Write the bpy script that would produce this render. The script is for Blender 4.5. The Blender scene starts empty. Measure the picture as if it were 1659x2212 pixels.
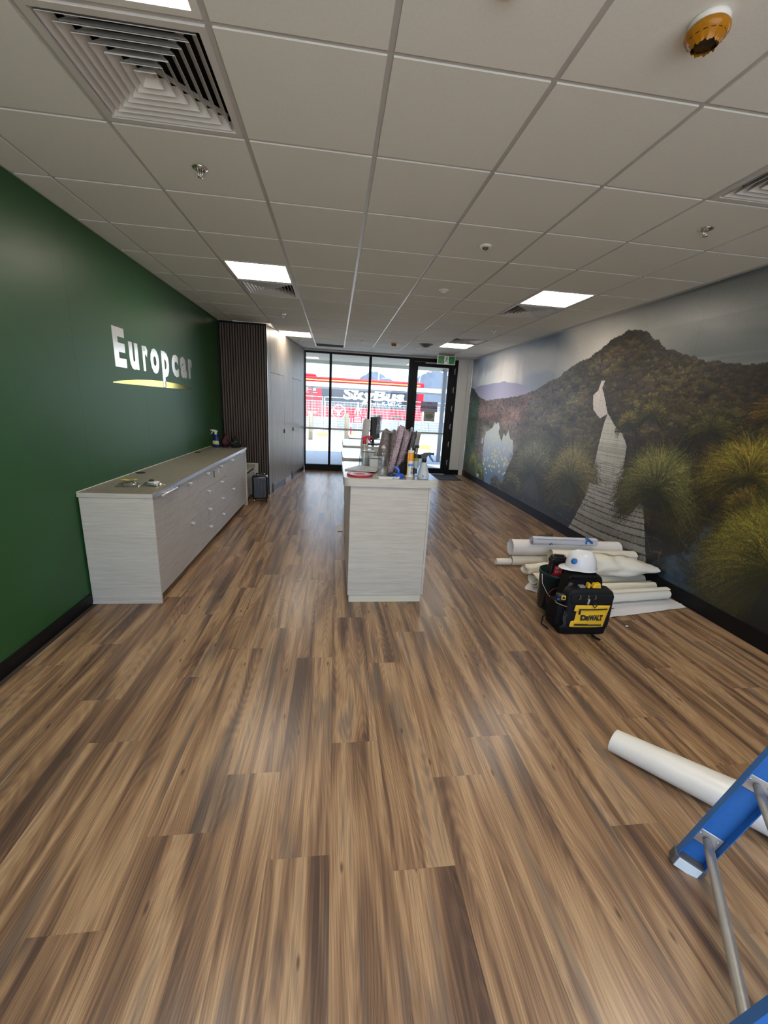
import bpy, bmesh, math, random
import numpy as np
from mathutils import Vector, Matrix, noise as mnoise

# ---------------------------------------------------------------- camera, world, sun, exposure
SC = bpy.context.scene
COL = SC.collection
CAM = (-0.1654, -1.7297, 1.616)
YAW, PITCH, ROLL, FPX = 0.1298, -0.2571, 0.0534, 872.9245
W_PX, H_PX = 1659, 2212
cd = bpy.data.cameras.new('camera'); cam = bpy.data.objects.new('camera', cd); COL.objects.link(cam)
fw = Vector((math.sin(YAW)*math.cos(PITCH), math.cos(YAW)*math.cos(PITCH), math.sin(PITCH)))
rt = Vector((math.cos(YAW), -math.sin(YAW), 0)); up = rt.cross(fw)
r2 = rt*math.cos(ROLL)+up*math.sin(ROLL); u2 = -rt*math.sin(ROLL)+up*math.cos(ROLL)
m = Matrix((r2, u2, -fw)).transposed().to_4x4(); m.translation = Vector(CAM)
cam.matrix_world = m
cd.sensor_fit = 'VERTICAL'; cd.sensor_height = 24.0; cd.lens = 24.0*FPX/H_PX
cd.clip_start = 0.02; cd.clip_end = 2000
SC.camera = cam

SC.view_settings.view_transform = 'Standard'; SC.view_settings.look = 'None'
SC.view_settings.gamma = 1.0; SC.view_settings.use_curve_mapping = False
SC.view_settings.exposure = 0.72
SC.cycles.use_denoising = True
SC.cycles.max_bounces = 10; SC.cycles.diffuse_bounces = 6; SC.cycles.glossy_bounces = 4
SC.cycles.transparent_max_bounces = 24; SC.cycles.transmission_bounces = 8
SC.cycles.caustics_reflective = False; SC.cycles.caustics_refractive = False
SC.cycles.sample_clamp_indirect = 6.0

SKY_STRENGTH = 2.4
world = bpy.data.worlds.new('sky'); SC.world = world; world.use_nodes = True
wt = world.node_tree; wt.nodes.clear()
def wn(t, **k):
    n = wt.nodes.new(t)
    for a, b in k.items(): setattr(n, a, b)
    return n
wc = wn('ShaderNodeTexCoord'); ws = wn('ShaderNodeSeparateXYZ'); wt.links.new(wc.outputs['Generated'], ws.inputs[0])
wr = wn('ShaderNodeValToRGB'); wt.links.new(ws.outputs['Z'], wr.inputs[0])
e = wr.color_ramp.elements; e[0].position = 0.0; e[0].color = (0.62, 0.80, 0.98, 1); e[1].position = 0.6; e[1].color = (0.46, 0.60, 0.88, 1)
e2 = e.new(0.15); e2.color = (0.33, 0.55, 1.0, 1); e3 = e.new(0.34); e3.color = (0.50, 0.66, 0.95, 1)
wno = wn('ShaderNodeTexNoise'); wno.inputs['Scale'].default_value = 3.2; wno.inputs['Detail'].default_value = 5
wm = wn('ShaderNodeMapping'); wm.inputs['Scale'].default_value = (1, 1, 2.6); wt.links.new(wc.outputs['Generated'], wm.inputs[0]); wt.links.new(wm.outputs[0], wno.inputs['Vector'])
wr2 = wn('ShaderNodeValToRGB'); wt.links.new(wno.outputs['Fac'], wr2.inputs[0]); wr2.color_ramp.elements[0].position = 0.50; wr2.color_ramp.elements[1].position = 0.66
wx = wn('ShaderNodeMix', data_type='RGBA'); wt.links.new(wr2.outputs[0], wx.inputs[0]); wt.links.new(wr.outputs[0], wx.inputs[6]); wx.inputs[7].default_value = (0.95, 0.97, 1.0, 1)
wb = wn('ShaderNodeBackground'); wt.links.new(wx.outputs[2], wb.inputs[0]); wb.inputs[1].default_value = SKY_STRENGTH
wo = wn('ShaderNodeOutputWorld'); wt.links.new(wb.outputs[0], wo.inputs[0])

sd = bpy.data.lights.new('sun', 'SUN'); sd.energy = 6.0; sd.angle = 0.01; sd.color = (1.0, 0.95, 0.88)
sun = bpy.data.objects.new('sun', sd); COL.objects.link(sun)
sun.rotation_euler = Vector((-0.25, 0.6, -1.0)).to_track_quat('-Z', 'Y').to_euler()
PANEL_RADIANCE = 13.5      # ceiling light diffusers

# ---------------------------------------------------------------- materials
MATS = {}
def mat(name, color=(0.8, 0.8, 0.8), rough=0.5, metal=0.0, emit=0.0, alpha=1.0, coat=0.0, spec=0.5, vary=0.06, vscale=6.0, bump=0.0, bscale=200.0, trans=0.0, ior=1.45):
    if name in MATS: return MATS[name]
    M = bpy.data.materials.new(name); M.use_nodes = True; t = M.node_tree; b = t.nodes['Principled BSDF']
    b.inputs['Roughness'].default_value = rough; b.inputs['Metallic'].default_value = metal
    b.inputs['Alpha'].default_value = alpha; b.inputs['Coat Weight'].default_value = coat
    b.inputs['Specular IOR Level'].default_value = spec; b.inputs['IOR'].default_value = ior
    b.inputs['Transmission Weight'].default_value = trans
    tc = t.nodes.new('ShaderNodeTexCoord')
    if vary > 0:
        n = t.nodes.new('ShaderNodeTexNoise'); n.inputs['Scale'].default_value = vscale; n.inputs['Detail'].default_value = 4
        t.links.new(tc.outputs['Object'], n.inputs['Vector'])
        x = t.nodes.new('ShaderNodeMix'); x.data_type = 'RGBA'
        t.links.new(n.outputs['Fac'], x.inputs[0])
        x.inputs[6].default_value = tuple(max(0, c*(1-vary)) for c in color)+(1,)
        x.inputs[7].default_value = tuple(min(1, c*(1+vary)) for c in color)+(1,)
        t.links.new(x.outputs[2], b.inputs['Base Color'])
    else: b.inputs['Base Color'].default_value = tuple(color)+(1,)
    if emit:
        b.inputs['Emission Color'].default_value = tuple(color)+(1,); b.inputs['Emission Strength'].default_value = emit
    if bump:
        n2 = t.nodes.new('ShaderNodeTexNoise'); n2.inputs['Scale'].default_value = bscale; n2.inputs['Detail'].default_value = 3
        t.links.new(tc.outputs['Object'], n2.inputs['Vector'])
        bp = t.nodes.new('ShaderNodeBump'); bp.inputs['Strength'].default_value = bump; bp.inputs['Distance'].default_value = 0.002
        t.links.new(n2.outputs['Fac'], bp.inputs['Height']); t.links.new(bp.outputs[0], b.inputs['Normal'])
    MATS[name] = M
    return M

def N(t, typ, ins=None, **k):
    n = t.nodes.new(typ)
    for a, b in k.items(): setattr(n, a, b)
    for a, b in (ins or {}).items(): n.inputs[a].default_value = b
    return n
def ramp(t, stops, interp='LINEAR'):
    r = t.nodes.new('ShaderNodeValToRGB'); cr = r.color_ramp; cr.interpolation = interp
    cr.elements[0].position = stops[0][0]; cr.elements[0].color = tuple(stops[0][1])+(1,)
    cr.elements[1].position = stops[-1][0]; cr.elements[1].color = tuple(stops[-1][1])+(1,)
    for p, c in stops[1:-1]:
        e = cr.elements.new(p); e.color = tuple(c)+(1,)
    return r

def grain_mat(name, c1, c2, scale, rough=0.45, c3=None, bump=0.05, rnd=True):
    """streaky laminate; scale is the noise frequency along x, y and z (low along the grain)"""
    if name in MATS: return MATS[name]
    M = bpy.data.materials.new(name); M.use_nodes = True; t = M.node_tree; b = t.nodes['Principled BSDF']; L = t.links.new
    tc = N(t, 'ShaderNodeTexCoord'); oi = N(t, 'ShaderNodeObjectInfo')
    mu = N(t, 'ShaderNodeMath', {1: 37.0 if rnd else 0.0}, operation='MULTIPLY'); L(oi.outputs['Random'], mu.inputs[0])
    ad = N(t, 'ShaderNodeVectorMath', operation='ADD'); L(tc.outputs['Object'], ad.inputs[0]); L(mu.outputs[0], ad.inputs[1])
    mp = N(t, 'ShaderNodeMapping', {'Scale': scale}); L(ad.outputs[0], mp.inputs[0])
    n1 = N(t, 'ShaderNodeTexNoise', {'Scale': 1.0, 'Detail': 6.0, 'Roughness': 0.65, 'Distortion': 0.3}); L(mp.outputs[0], n1.inputs['Vector'])
    mp2 = N(t, 'ShaderNodeMapping', {'Scale': tuple(s*4.5 for s in scale)}); L(ad.outputs[0], mp2.inputs[0])
    n2 = N(t, 'ShaderNodeTexNoise', {'Scale': 1.0, 'Detail': 3.0}); L(mp2.outputs[0], n2.inputs['Vector'])
    mx = N(t, 'ShaderNodeMath', {1: 0.5}, operation='MULTIPLY'); L(n2.outputs['Fac'], mx.inputs[0])
    m2 = N(t, 'ShaderNodeMath', {1: 0.5, 2: 0.0}, operation='MULTIPLY_ADD'); L(n1.outputs['Fac'], m2.inputs[0]); L(mx.outputs[0], m2.inputs[2])
    r = ramp(t, [(0.36, c1), (0.5, c2)] + ([(0.62, c3)] if c3 else [(0.64, tuple(min(1, v*1.12) for v in c2))]))
    L(m2.outputs[0], r.inputs[0]); L(r.outputs[0], b.inputs['Base Color'])
    b.inputs['Roughness'].default_value = rough
    bp = N(t, 'ShaderNodeBump', {'Strength': bump, 'Distance': 0.002}); L(m2.outputs[0], bp.inputs['Height']); L(bp.outputs[0], b.inputs['Normal'])
    MATS[name] = M
    return M

def plank_mat():
    M = bpy.data.materials.new('timber_plank'); M.use_nodes = True; t = M.node_tree; b = t.nodes['Principled BSDF']; L = t.links.new
    tc = N(t, 'ShaderNodeTexCoord'); oi = N(t, 'ShaderNodeObjectInfo')
    mu = N(t, 'ShaderNodeMath', {1: 91.0}, operation='MULTIPLY'); L(oi.outputs['Random'], mu.inputs[0])
    cv = N(t, 'ShaderNodeCombineXYZ'); L(mu.outputs[0], cv.inputs[0]); L(mu.outputs[0], cv.inputs[1])
    ad = N(t, 'ShaderNodeVectorMath', operation='ADD'); L(tc.outputs['Object'], ad.inputs[0]); L(cv.outputs[0], ad.inputs[1])
    def nz(sx, sy, det, rough=0.5, dist=0.0):
        mp = N(t, 'ShaderNodeMapping', {'Scale': (sx, sy, 1)}); L(ad.outputs[0], mp.inputs[0])
        n = N(t, 'ShaderNodeTexNoise', {'Scale': 1.0, 'Detail': det, 'Roughness': rough, 'Distortion': dist}, noise_dimensions='2D'); L(mp.outputs[0], n.inputs['Vector']); return n
    base = nz(12, 0.8, 2, 0.5, 0.5)           # broad tonal strips
    contour = nz(7.0, 0.9, 0.0, 0.4)           # cathedral contours
    ms = N(t, 'ShaderNodeMath', {1: 120.0}, operation='MULTIPLY'); L(contour.outputs['Fac'], ms.inputs[0])
    sn = N(t, 'ShaderNodeMath', operation='SINE'); L(ms.outputs[0], sn.inputs[0])
    fine = nz(330, 3.2, 3, 0.6)
    fine2 = nz(70, 0.9, 3, 0.6)
    r = ramp(t, [(0.24, (0.085, 0.052, 0.038)), (0.36, (0.150, 0.090, 0.056)), (0.46, (0.235, 0.142, 0.080)), (0.54, (0.315, 0.196, 0.108)), (0.64, (0.410, 0.272, 0.150)), (0.78, (0.22, 0.155, 0.110))])
    # value = base + .1*(fine2-.5) + .035*sin
    a1 = N(t, 'ShaderNodeMath', {1: 0.24, 2: -0.12}, operation='MULTIPLY_ADD'); L(fine2.outputs['Fac'], a1.inputs[0])
    a2 = N(t, 'ShaderNodeMath', operation='ADD'); L(base.outputs['Fac'], a2.inputs[0]); L(a1.outputs[0], a2.inputs[1])
    a3 = N(t, 'ShaderNodeMath', {1: 0.034}, operation='MULTIPLY'); L(sn.outputs[0], a3.inputs[0])
    a4 = N(t, 'ShaderNodeMath', operation='ADD'); L(a2.outputs[0], a4.inputs[0]); L(a3.outputs[0], a4.inputs[1])
    pr = N(t, 'ShaderNodeMath', {1: 0.045, 2: -0.022}, operation='MULTIPLY_ADD'); L(oi.outputs['Random'], pr.inputs[0])
    a5 = N(t, 'ShaderNodeMath', operation='ADD'); L(a4.outputs[0], a5.inputs[0]); L(pr.outputs[0], a5.inputs[1])
    L(a5.outputs[0], r.inputs[0])
    # grey-blue streaks
    g = nz(11, 1.3, 2, 0.5); gr = ramp(t, [(0.60, (0, 0, 0)), (0.70, (1, 1, 1))]); L(g.outputs['Fac'], gr.inputs[0])
    gm = N(t, 'ShaderNodeMath', {1: 0.55}, operation='MULTIPLY'); L(gr.outputs[0], gm.inputs[0])
    mx = N(t, 'ShaderNodeMix', data_type='RGBA'); L(gm.outputs[0], mx.inputs[0]); L(r.outputs[0], mx.inputs[6]); mx.inputs[7].default_value = (0.105, 0.088, 0.078, 1)
    fr = ramp(t, [(0.34, (0.78, 0.77, 0.76)), (0.64, (1.16, 1.16, 1.16))]); L(fine.outputs['Fac'], fr.inputs[0])
    mm = N(t, 'ShaderNodeMix', data_type='RGBA', blend_type='MULTIPLY'); mm.inputs[0].default_value = 1.0; L(mx.outputs[2], mm.inputs[6]); L(fr.outputs[0], mm.inputs[7])
    # knots
    vk = N(t, 'ShaderNodeTexVoronoi', {'Scale': 1.0}, voronoi_dimensions='2D'); mpk = N(t, 'ShaderNodeMapping', {'Scale': (4.4, 1.3, 1)}); L(ad.outputs[0], mpk.inputs[0]); L(mpk.outputs[0], vk.inputs['Vector'])
    kr = ramp(t, [(0.012, (1, 1, 1)), (0.034, (0, 0, 0))]); L(vk.outputs['Distance'], kr.inputs[0])
    km = N(t, 'ShaderNodeMath', {1: 0.75}, operation='MULTIPLY'); L(kr.outputs[0], km.inputs[0])
    mk = N(t, 'ShaderNodeMix', data_type='RGBA'); L(km.outputs[0], mk.inputs[0]); L(mm.outputs[2], mk.inputs[6]); mk.inputs[7].default_value = (0.05, 0.028, 0.018, 1)
    L(mk.outputs[2], b.inputs['Base Color'])
    rr = N(t, 'ShaderNodeMath', {1: 0.12, 2: 0.25}, operation='MULTIPLY_ADD'); L(fine.outputs['Fac'], rr.inputs[0]); L(rr.outputs[0], b.inputs['Roughness'])
    b.inputs['Specular IOR Level'].default_value = 0.5
    bp = N(t, 'ShaderNodeBump', {'Strength': 0.10, 'Distance': 0.001}); L(fine2.outputs['Fac'], bp.inputs['Height']); L(bp.outputs[0], b.inputs['Normal'])
    return M

def glass_mat(name, tint=(0.93, 0.97, 0.96), rough=0.0, fac=1.0):
    if name in MATS: return MATS[name]
    M = bpy.data.materials.new(name); M.use_nodes = True; t = M.node_tree; t.nodes.clear(); L = t.links.new
    tr = N(t, 'ShaderNodeBsdfTransparent'); tr.inputs[0].default_value = tuple(tint)+(1,)
    gl = N(t, 'ShaderNodeBsdfGlossy', {'Roughness': rough}); lw = N(t, 'ShaderNodeLayerWeight', {'Blend': 0.5})
    pw = N(t, 'ShaderNodeMath', {1: 4.0}, operation='POWER'); L(lw.outputs['Facing'], pw.inputs[0])
    mf = N(t, 'ShaderNodeMath', {1: 0.7*fac, 2: 0.035*fac}, operation='MULTIPLY_ADD', use_clamp=True); L(pw.outputs[0], mf.inputs[0])
    mx = N(t, 'ShaderNodeMixShader'); o = N(t, 'ShaderNodeOutputMaterial')
    L(mf.outputs[0], mx.inputs[0]); L(tr.outputs[0], mx.inputs[1]); L(gl.outputs[0], mx.inputs[2]); L(mx.outputs[0], o.inputs[0])
    MATS[name] = M
    return M

# ---------------------------------------------------------------- geometry helpers
def link_obj(name, me, material=None, parent=None, loc=None, rot=None):
    o = bpy.data.objects.new(name, me); COL.objects.link(o)
    if material is not None and me is not None and hasattr(me, 'materials') and not me.materials:
        if isinstance(material, (list, tuple)):
            for q in material: me.materials.append(q)
        else: me.materials.append(material)
    if parent is not None: o.parent = parent
    if loc is not None: o.location = loc
    if rot is not None: o.rotation_euler = rot
    return o
def tag(o, label=None, cat=None, group=None, kind=None):
    if label: o['label'] = label
    if cat: o['category'] = cat
    if group: o['group'] = group
    if kind: o['kind'] = kind
    return o
def thing(name, label, cat, loc=(0, 0, 0), rz=0.0, group=None):
    o = bpy.data.objects.new(name, None); COL.objects.link(o); o.empty_display_size = 0.05
    o.location = loc; o.rotation_euler = (0, 0, rz)
    return tag(o, label, cat, group)

class MB:
    def __init__(s): s.bm = bmesh.new(); s.mi = 0
    def _add(s, verts, faces, smooth=False):
        vs = [s.bm.verts.new(v) for v in verts]; out = []
        for f in faces:
            try: q = s.bm.faces.new([vs[i] for i in f]); q.material_index = s.mi; q.smooth = smooth; out.append(q)
            except ValueError: pass
        return vs, out
    def box(s, x0, x1, y0, y1, z0, z1, M=None, bev=0.0, seg=2):
        c = [(x0, y0, z0), (x1, y0, z0), (x1, y1, z0), (x0, y1, z0), (x0, y0, z1), (x1, y0, z1), (x1, y1, z1), (x0, y1, z1)]
        if M is not None: c = [M @ Vector(v) for v in c]
        vs, fs = s._add(c, [(0, 3, 2, 1), (4, 5, 6, 7), (0, 1, 5, 4), (1, 2, 6, 5), (2, 3, 7, 6), (3, 0, 4, 7)])
        if bev > 0:
            es = list({e for f in fs for e in f.edges})
            r = bmesh.ops.bevel(s.bm, geom=es+vs, offset=bev, segments=seg, affect='EDGES', profile=0.5)
            for f in r['faces']: f.material_index = s.mi; f.smooth = True
        return s
    def prism(s, pts, z0, z1, M=None, smooth=False):
        n = len(pts); v = [(p[0], p[1], z0) for p in pts]+[(p[0], p[1], z1) for p in pts]
        if M is not None: v = [M @ Vector(q) for q in v]
        s._add(v, [tuple(range(n-1, -1, -1)), tuple(range(n, 2*n))])
        vs, fs = s._add(v, [(i, (i+1) % n, n+(i+1) % n, n+i) for i in range(n)], smooth)
        return s
    def lathe(s, prof, seg=24, c=(0, 0, 0), M=None, smooth=True, cap=True, sx=1.0, sy=1.0):
        rings = []; v = []
        for (r, z) in prof:
            for k in range(seg):
                a = 2*math.pi*k/seg; v.append((c[0]+r*math.cos(a)*sx, c[1]+r*math.sin(a)*sy, c[2]+z))
        if M is not None: v = [M @ Vector(q) for q in v]
        f = []
        for i in range(len(prof)-1):
            for k in range(seg):
                k2 = (k+1) % seg; f.append((i*seg+k, i*seg+k2, (i+1)*seg+k2, (i+1)*seg+k))
        s._add(v, f, smooth)
        if cap:
            if prof[0][0] > 1e-5: s._add(v[:seg], [tuple(range(seg-1, -1, -1))])
            if prof[-1][0] > 1e-5: s._add(v[-seg:], [tuple(range(seg))])
        return s
    def tube(s, pts, r, seg=10, cap=True, smooth=True, flat=1.0):
        pts = [Vector(p) for p in pts]; rad = r if isinstance(r, (list, tuple)) else [r]*len(pts)
        v = []; prev = None
        for i, p in enumerate(pts):
            d = (pts[min(i+1, len(pts)-1)]-pts[max(i-1, 0)]).normalized()
            if prev is None:
                a = Vector((0, 0, 1)) if abs(d.z) < 0.9 else Vector((1, 0, 0)); n = d.cross(a).normalized()
            else: n = (prev-d*prev.dot(d)).normalized()
            prev = n; b = d.cross(n)
            for k in range(seg):
                t = 2*math.pi*k/seg; v.append(p+(n*math.cos(t)+b*math.sin(t)*flat)*rad[i])
        f = []
        for i in range(len(pts)-1):
            for k in range(seg):
                k2 = (k+1) % seg; f.append((i*seg+k, i*seg+k2, (i+1)*seg+k2, (i+1)*seg+k))
        if cap: f += [tuple(range(seg-1, -1, -1)), tuple((len(pts)-1)*seg+k for k in range(seg))]
        vs, fs = s._add(v, f, smooth)
        if cap: fs[-1].smooth = False; fs[-2].smooth = False
        return s
    def faces(s, verts, faces, smooth=False): s._add(verts, faces, smooth); return s
    def grid(s, fn, nu, nv, smooth=True, closed_u=False):
        v = [fn(i/(nu-1) if not closed_u else i/nu, j/(nv-1)) for j in range(nv) for i in range(nu)]
        f = []
        for j in range(nv-1):
            for i in range(nu if closed_u else nu-1):
                i2 = (i+1) % nu; f.append((j*nu+i, j*nu+i2, (j+1)*nu+i2, (j+1)*nu+i))
        s._add(v, f, smooth); return s
    def mesh(s, name='mesh'):
        bmesh.ops.recalc_face_normals(s.bm, faces=s.bm.faces)
        me = bpy.data.meshes.new(name); s.bm.to_mesh(me); s.bm.free(); return me
    def build(s, name, material, parent=None, loc=None, rot=None): return link_obj(name, s.mesh(name), material, parent, loc, rot)

def rrect(x0, x1, y0, y1, r, seg=6):
    out = []
    for cx, cy, a0 in ((x1-r, y1-r, 0), (x0+r, y1-r, 90), (x0+r, y0+r, 180), (x1-r, y0+r, 270)):
        for k in range(seg+1):
            a = math.radians(a0+90*k/seg); out.append((cx+r*math.cos(a), cy+r*math.sin(a)))
    return out
def text_mesh(body, size, extrude=0.001, offset=0.0, sx=1.0, shear=0.0, align='LEFT', spacing=1.0):
    c = bpy.data.curves.new('text', 'FONT'); c.body = body; c.size = size; c.extrude = extrude; c.offset = offset
    c.align_x = align; c.shear = shear; c.space_character = spacing; c.resolution_u = 3
    o = bpy.data.objects.new('text', c); COL.objects.link(o)
    dg = bpy.context.evaluated_depsgraph_get(); me = bpy.data.meshes.new_from_object(o.evaluated_get(dg))
    bpy.data.objects.remove(o); bpy.data.curves.remove(c)
    me.materials.clear()
    for p_ in me.polygons: p_.use_smooth = False
    if sx != 1.0: me.transform(Matrix.Diagonal((sx, 1, 1, 1)))
    return me
def text(body, size, material, loc, rot, parent=None, name='lettering', **k):
    me = text_mesh(body, size, **k); return link_obj(name, me, material, parent, loc, rot)
def copy_tree(o, parent=None):
    c = o.copy(); COL.objects.link(c)
    if parent is not None: c.parent = parent
    for ch in list(o.children): copy_tree(ch, c)
    return c
H = 2.786
# right wall runs very slightly out of square
def xr(y): return 3.02+0.0097*y
# ================================================================ SETTING
YB, YF = -3.3, 8.25          # back wall, window wall
M_plaster = mat('white_plaster', (0.70, 0.70, 0.68), 0.7, vary=0.02, bump=0.05)
M_ceil_tile = mat('mineral_fibre_tile', (0.735, 0.75, 0.715), 0.85, vary=0.05, vscale=90, bump=0.25, bscale=350)
M_grid = mat('white_grid_metal', (0.46, 0.46, 0.45), 0.30, vary=0.02)
M_black = mat('black_aluminium', (0.006, 0.006, 0.007), 0.5, spec=0.25, vary=0.05)
M_skirt = mat('black_skirting', (0.005, 0.005, 0.006), 0.42, spec=0.25, vary=0.05)
M_green = mat('green_wall_vinyl', (0.021, 0.086, 0.025), 0.40, spec=0.42, vary=0.04, vscale=3, bump=0.06, bscale=500)
M_alu = mat('brushed_aluminium', (0.72, 0.73, 0.75), 0.28, metal=1.0, vary=0.03)
M_greyalu = mat('grey_powdercoat', (0.55, 0.53, 0.56), 0.5, vary=0.03)
M_glass = glass_mat('window_glass')
M_galv = mat('galvanised_white', (0.80, 0.83, 0.85), 0.4, vary=0.03)
M_white = mat('white_paint', (0.75, 0.75, 0.73), 0.5, vary=0.02)
M_lino = mat('subfloor', (0.05, 0.035, 0.025), 0.8)

floor = MB().box(-2.02, 3.12, YB, YF, -0.08, -0.0035).build('floor', M_lino); tag(floor, kind='structure')
M_plank = plank_mat()
# planks 228 x 1213 mm, every column has its own end-joint offset (metres, measured along the room)
PW, PL = 0.2283, 1.213
JO = {-9: 0.60, -8: 0.815, -7: 0.28, -6: -0.016, -5: 0.45, -4: 0.73, -3: 0.98, -2: 0.613, -1: 1.124, 0: 0.54, 1: 0.903, 2: 1.119, 3: 0.05, 4: 0.63, 5: 0.26, 6: -0.02, 7: 0.87, 8: 0.40, 9: 1.02, 10: 0.18, 11: 0.70, 12: 0.33, 13: 0.95}
full = None
for k in range(-9, 14):
    x0 = 0.077+k*PW; x1 = x0+PW
    x0c, x1c = max(x0, -2.018), min(x1, 3.118)
    if x1c-x0c < 0.02: continue
    y = JO.get(k, 0.5)
    while y > -1.35: y -= PL
    while y < YF:
        y0, y1 = max(y, -1.5), min(y+PL, YF-0.002)
        if y1-y0 > 0.02:
            w, l = x1c-x0c, y1-y0
            isfull = abs(w-PW) < 1e-4 and abs(l-PL) < 1e-4
            if isfull and full is not None: me = full
            else:
                g = 0.0
                me = MB().box(-w/2+g, w/2-g, -l/2+g, l/2-g, -0.0034, 0, bev=0.00025, seg=1).mesh('floor_plank')
                me.materials.append(M_plank)
                if isfull: full = me
            o = link_obj('floor_plank', me, None, floor, loc=((x0c+x1c)/2, (y0+y1)/2, 0))
        y += PL
b = MB().box(-2.018, 3.118, YB, -1.5, -0.0034, 0); b.build('floor_rear', M_plank, floor)

# ---- left wall: green vinyl panels
wl = MB().box(-2.16, -2.032, YB, YF, 0, 2.80).build('wall_left', M_plaster); tag(wl, kind='structure')
ys = [YB, -2.67, -1.61, -0.55, 0.52, 1.59, 2.66, 3.73, 4.80, 5.43]
for a, c in zip(ys, ys[1:]):
    MB().box(-2.032, -2.02, a+0.0006, c-0.0006, 0.0, 2.79).build('wall_panel', M_green, wl)
bl = MB().box(-2.02, -2.008, YB, 1.375, 0, 0.092, bev=0.002).build('baseboard_left', M_skirt); tag(bl, kind='structure')
# ---- right wall carries the mural (built below)
xrb = [(xr(YB)+0.012, YB), (xr(YF)+0.012, YF), (xr(YF)+0.15, YF), (xr(YB)+0.15, YB)]
wr_ = MB().prism(xrb, 0, 2.80).build('wall_right', M_plaster); tag(wr_, kind='structure')
br_ = MB().prism([(xr(YB)-0.012, YB), (xr(YF)-0.012, YF), (xr(YF), YF), (xr(YB), YB)], 0, 0.128).build('baseboard_right', M_skirt); tag(br_, kind='structure')
# ---- back wall behind the camera: an inferred, unseen opening between plaster piers, widened to add light
wbk = MB()
wbk.box(-2.16, -1.75, YB-0.15, YB, 0, 2.8); wbk.box(2.7, 3.2, YB-0.15, YB, 0, 2.8); wbk.box(-1.75, 2.7, YB-0.15, YB, 2.62, 2.8); wbk.box(-1.75, 2.7, YB-0.15, YB, 0, 0.12)
wbk = wbk.build('wall_back', M_plaster); tag(wbk, kind='structure')
# ---- front wall: plaster bulkhead, pier and the black shopfront
wf = MB()
wf.box(-0.88, 3.25, YF-0.01, YF+0.12, 2.742, 2.80)
wf.box(2.735, 2.985, YF-0.02, YF+0.12, 0.125, 2.742)
wf = wf.build('wall_front', M_plaster); tag(wf, kind='structure')
bf = MB().box(2.735, 2.985, YF-0.018, YF+0.10, 0, 0.123).build('baseboard_front', M_skirt); tag(bf, kind='structure')
t1 = MB().box(2.99, 3.093, YF-0.035, YF+0.10, 0, 2.74, bev=0.002).build('trim_1', M_plaster); tag(t1, kind='structure')
sillb = MB().box(-0.88, 1.56, YF-0.03, YF+0.06, 0, 0.135, bev=0.003).build('trim_2', M_black); tag(sillb, kind='structure')
def window(n, x0, x1, name):
    f = MB()
    f.box(x0, x0+0.028, YF-0.03, YF+0.07, 0.135, 2.742); f.box(x1-0.028, x1, YF-0.03, YF+0.07, 0.135, 2.742)
    f.box(x0+0.028, x1-0.028, YF-0.03, YF+0.07, 2.70, 2.742); f.box(x0+0.028, x1-0.028, YF-0.03, YF+0.07, 0.135, 0.152)
    f = f.build(name, M_black); tag(f, kind='structure')
    MB().box(x0+0.028, x1-0.028, YF+0.020, YF+0.030, 1.03, 2.70).build('glass_pane', M_glass, f)
    MB().box(x0+0.028, x1-0.028, YF+0.020, YF+0.030, 0.152, 0.985).build('glass_pane', M_glass, f)
    MB().box(x0+0.028, x1-0.028, YF+0.0, YF+0.05, 0.985, 1.03, bev=0.002).build('transom', M_greyalu, f)
    return f
window(1, -0.88, -0.285, 'window_1'); window(2, -0.285, 0.635, 'window_2'); window(3, 0.635, 1.585, 'window_3')
# door
dr = MB(); dr.box(1.585, 1.665, YF-0.035, YF+0.08, 0, 2.742); dr.box(2.625, 2.735, YF-0.035, YF+0.08, 0, 2.742); dr.box(1.665, 2.625, YF-0.035, YF+0.08, 2.665, 2.742)
dr = dr.build('door_1', M_black); tag(dr, kind='structure')
lf = MB(); lf.box(1.67, 1.765, YF-0.025, YF+0.03, 0.012, 2.66, bev=0.002); lf.box(2.515, 2.62, YF-0.025, YF+0.03, 0.012, 2.66, bev=0.002)
lf.box(1.765, 2.515, YF-0.025, YF+0.03, 2.555, 2.66); lf.box(1.765, 2.515, YF-0.025, YF+0.03, 0.012, 0.148)
lf = lf.build('door_leaf', M_black, dr)
MB().box(1.765, 2.515, YF-0.002, YF+0.008, 0.148, 2.555).build('glass_pane', M_glass, dr)
MB().box(1.765, 2.515, YF+0.010, YF+0.035, 0.99, 1.035).build('push_rail', M_greyalu, dr)
h = MB(); h.box(1.688, 1.735, YF-0.034, YF-0.025, 0.99, 1.14, bev=0.003); h.tube([(1.712, YF-0.03, 1.04), (1.712, YF-0.075, 1.04), (1.84, YF-0.08, 1.04)], 0.010)
h.build('door_handle', M_alu, dr)
for z in (2.484, 2.06, 1.63, 1.20, 0.76, 0.31):
    q = MB(); q.tube([(2.668, YF-0.04, z-0.065), (2.655, YF-0.05, z-0.02), (2.655, YF-0.05, z+0.02), (2.668, YF-0.04, z+0.065)], 0.011, seg=8)
    q.build('hinge_clip', mat('grey_plastic', (0.42, 0.42, 0.44), 0.4), dr)
q = MB(); q.box(1.93, 2.22, YF-0.075, YF-0.035, 2.625, 2.655, bev=0.004); q.tube([(2.15, YF-0.06, 2.63), (2.42, YF-0.08, 2.64)], 0.008)
q.build('door_closer', mat('grey_plastic'), dr)

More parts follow.
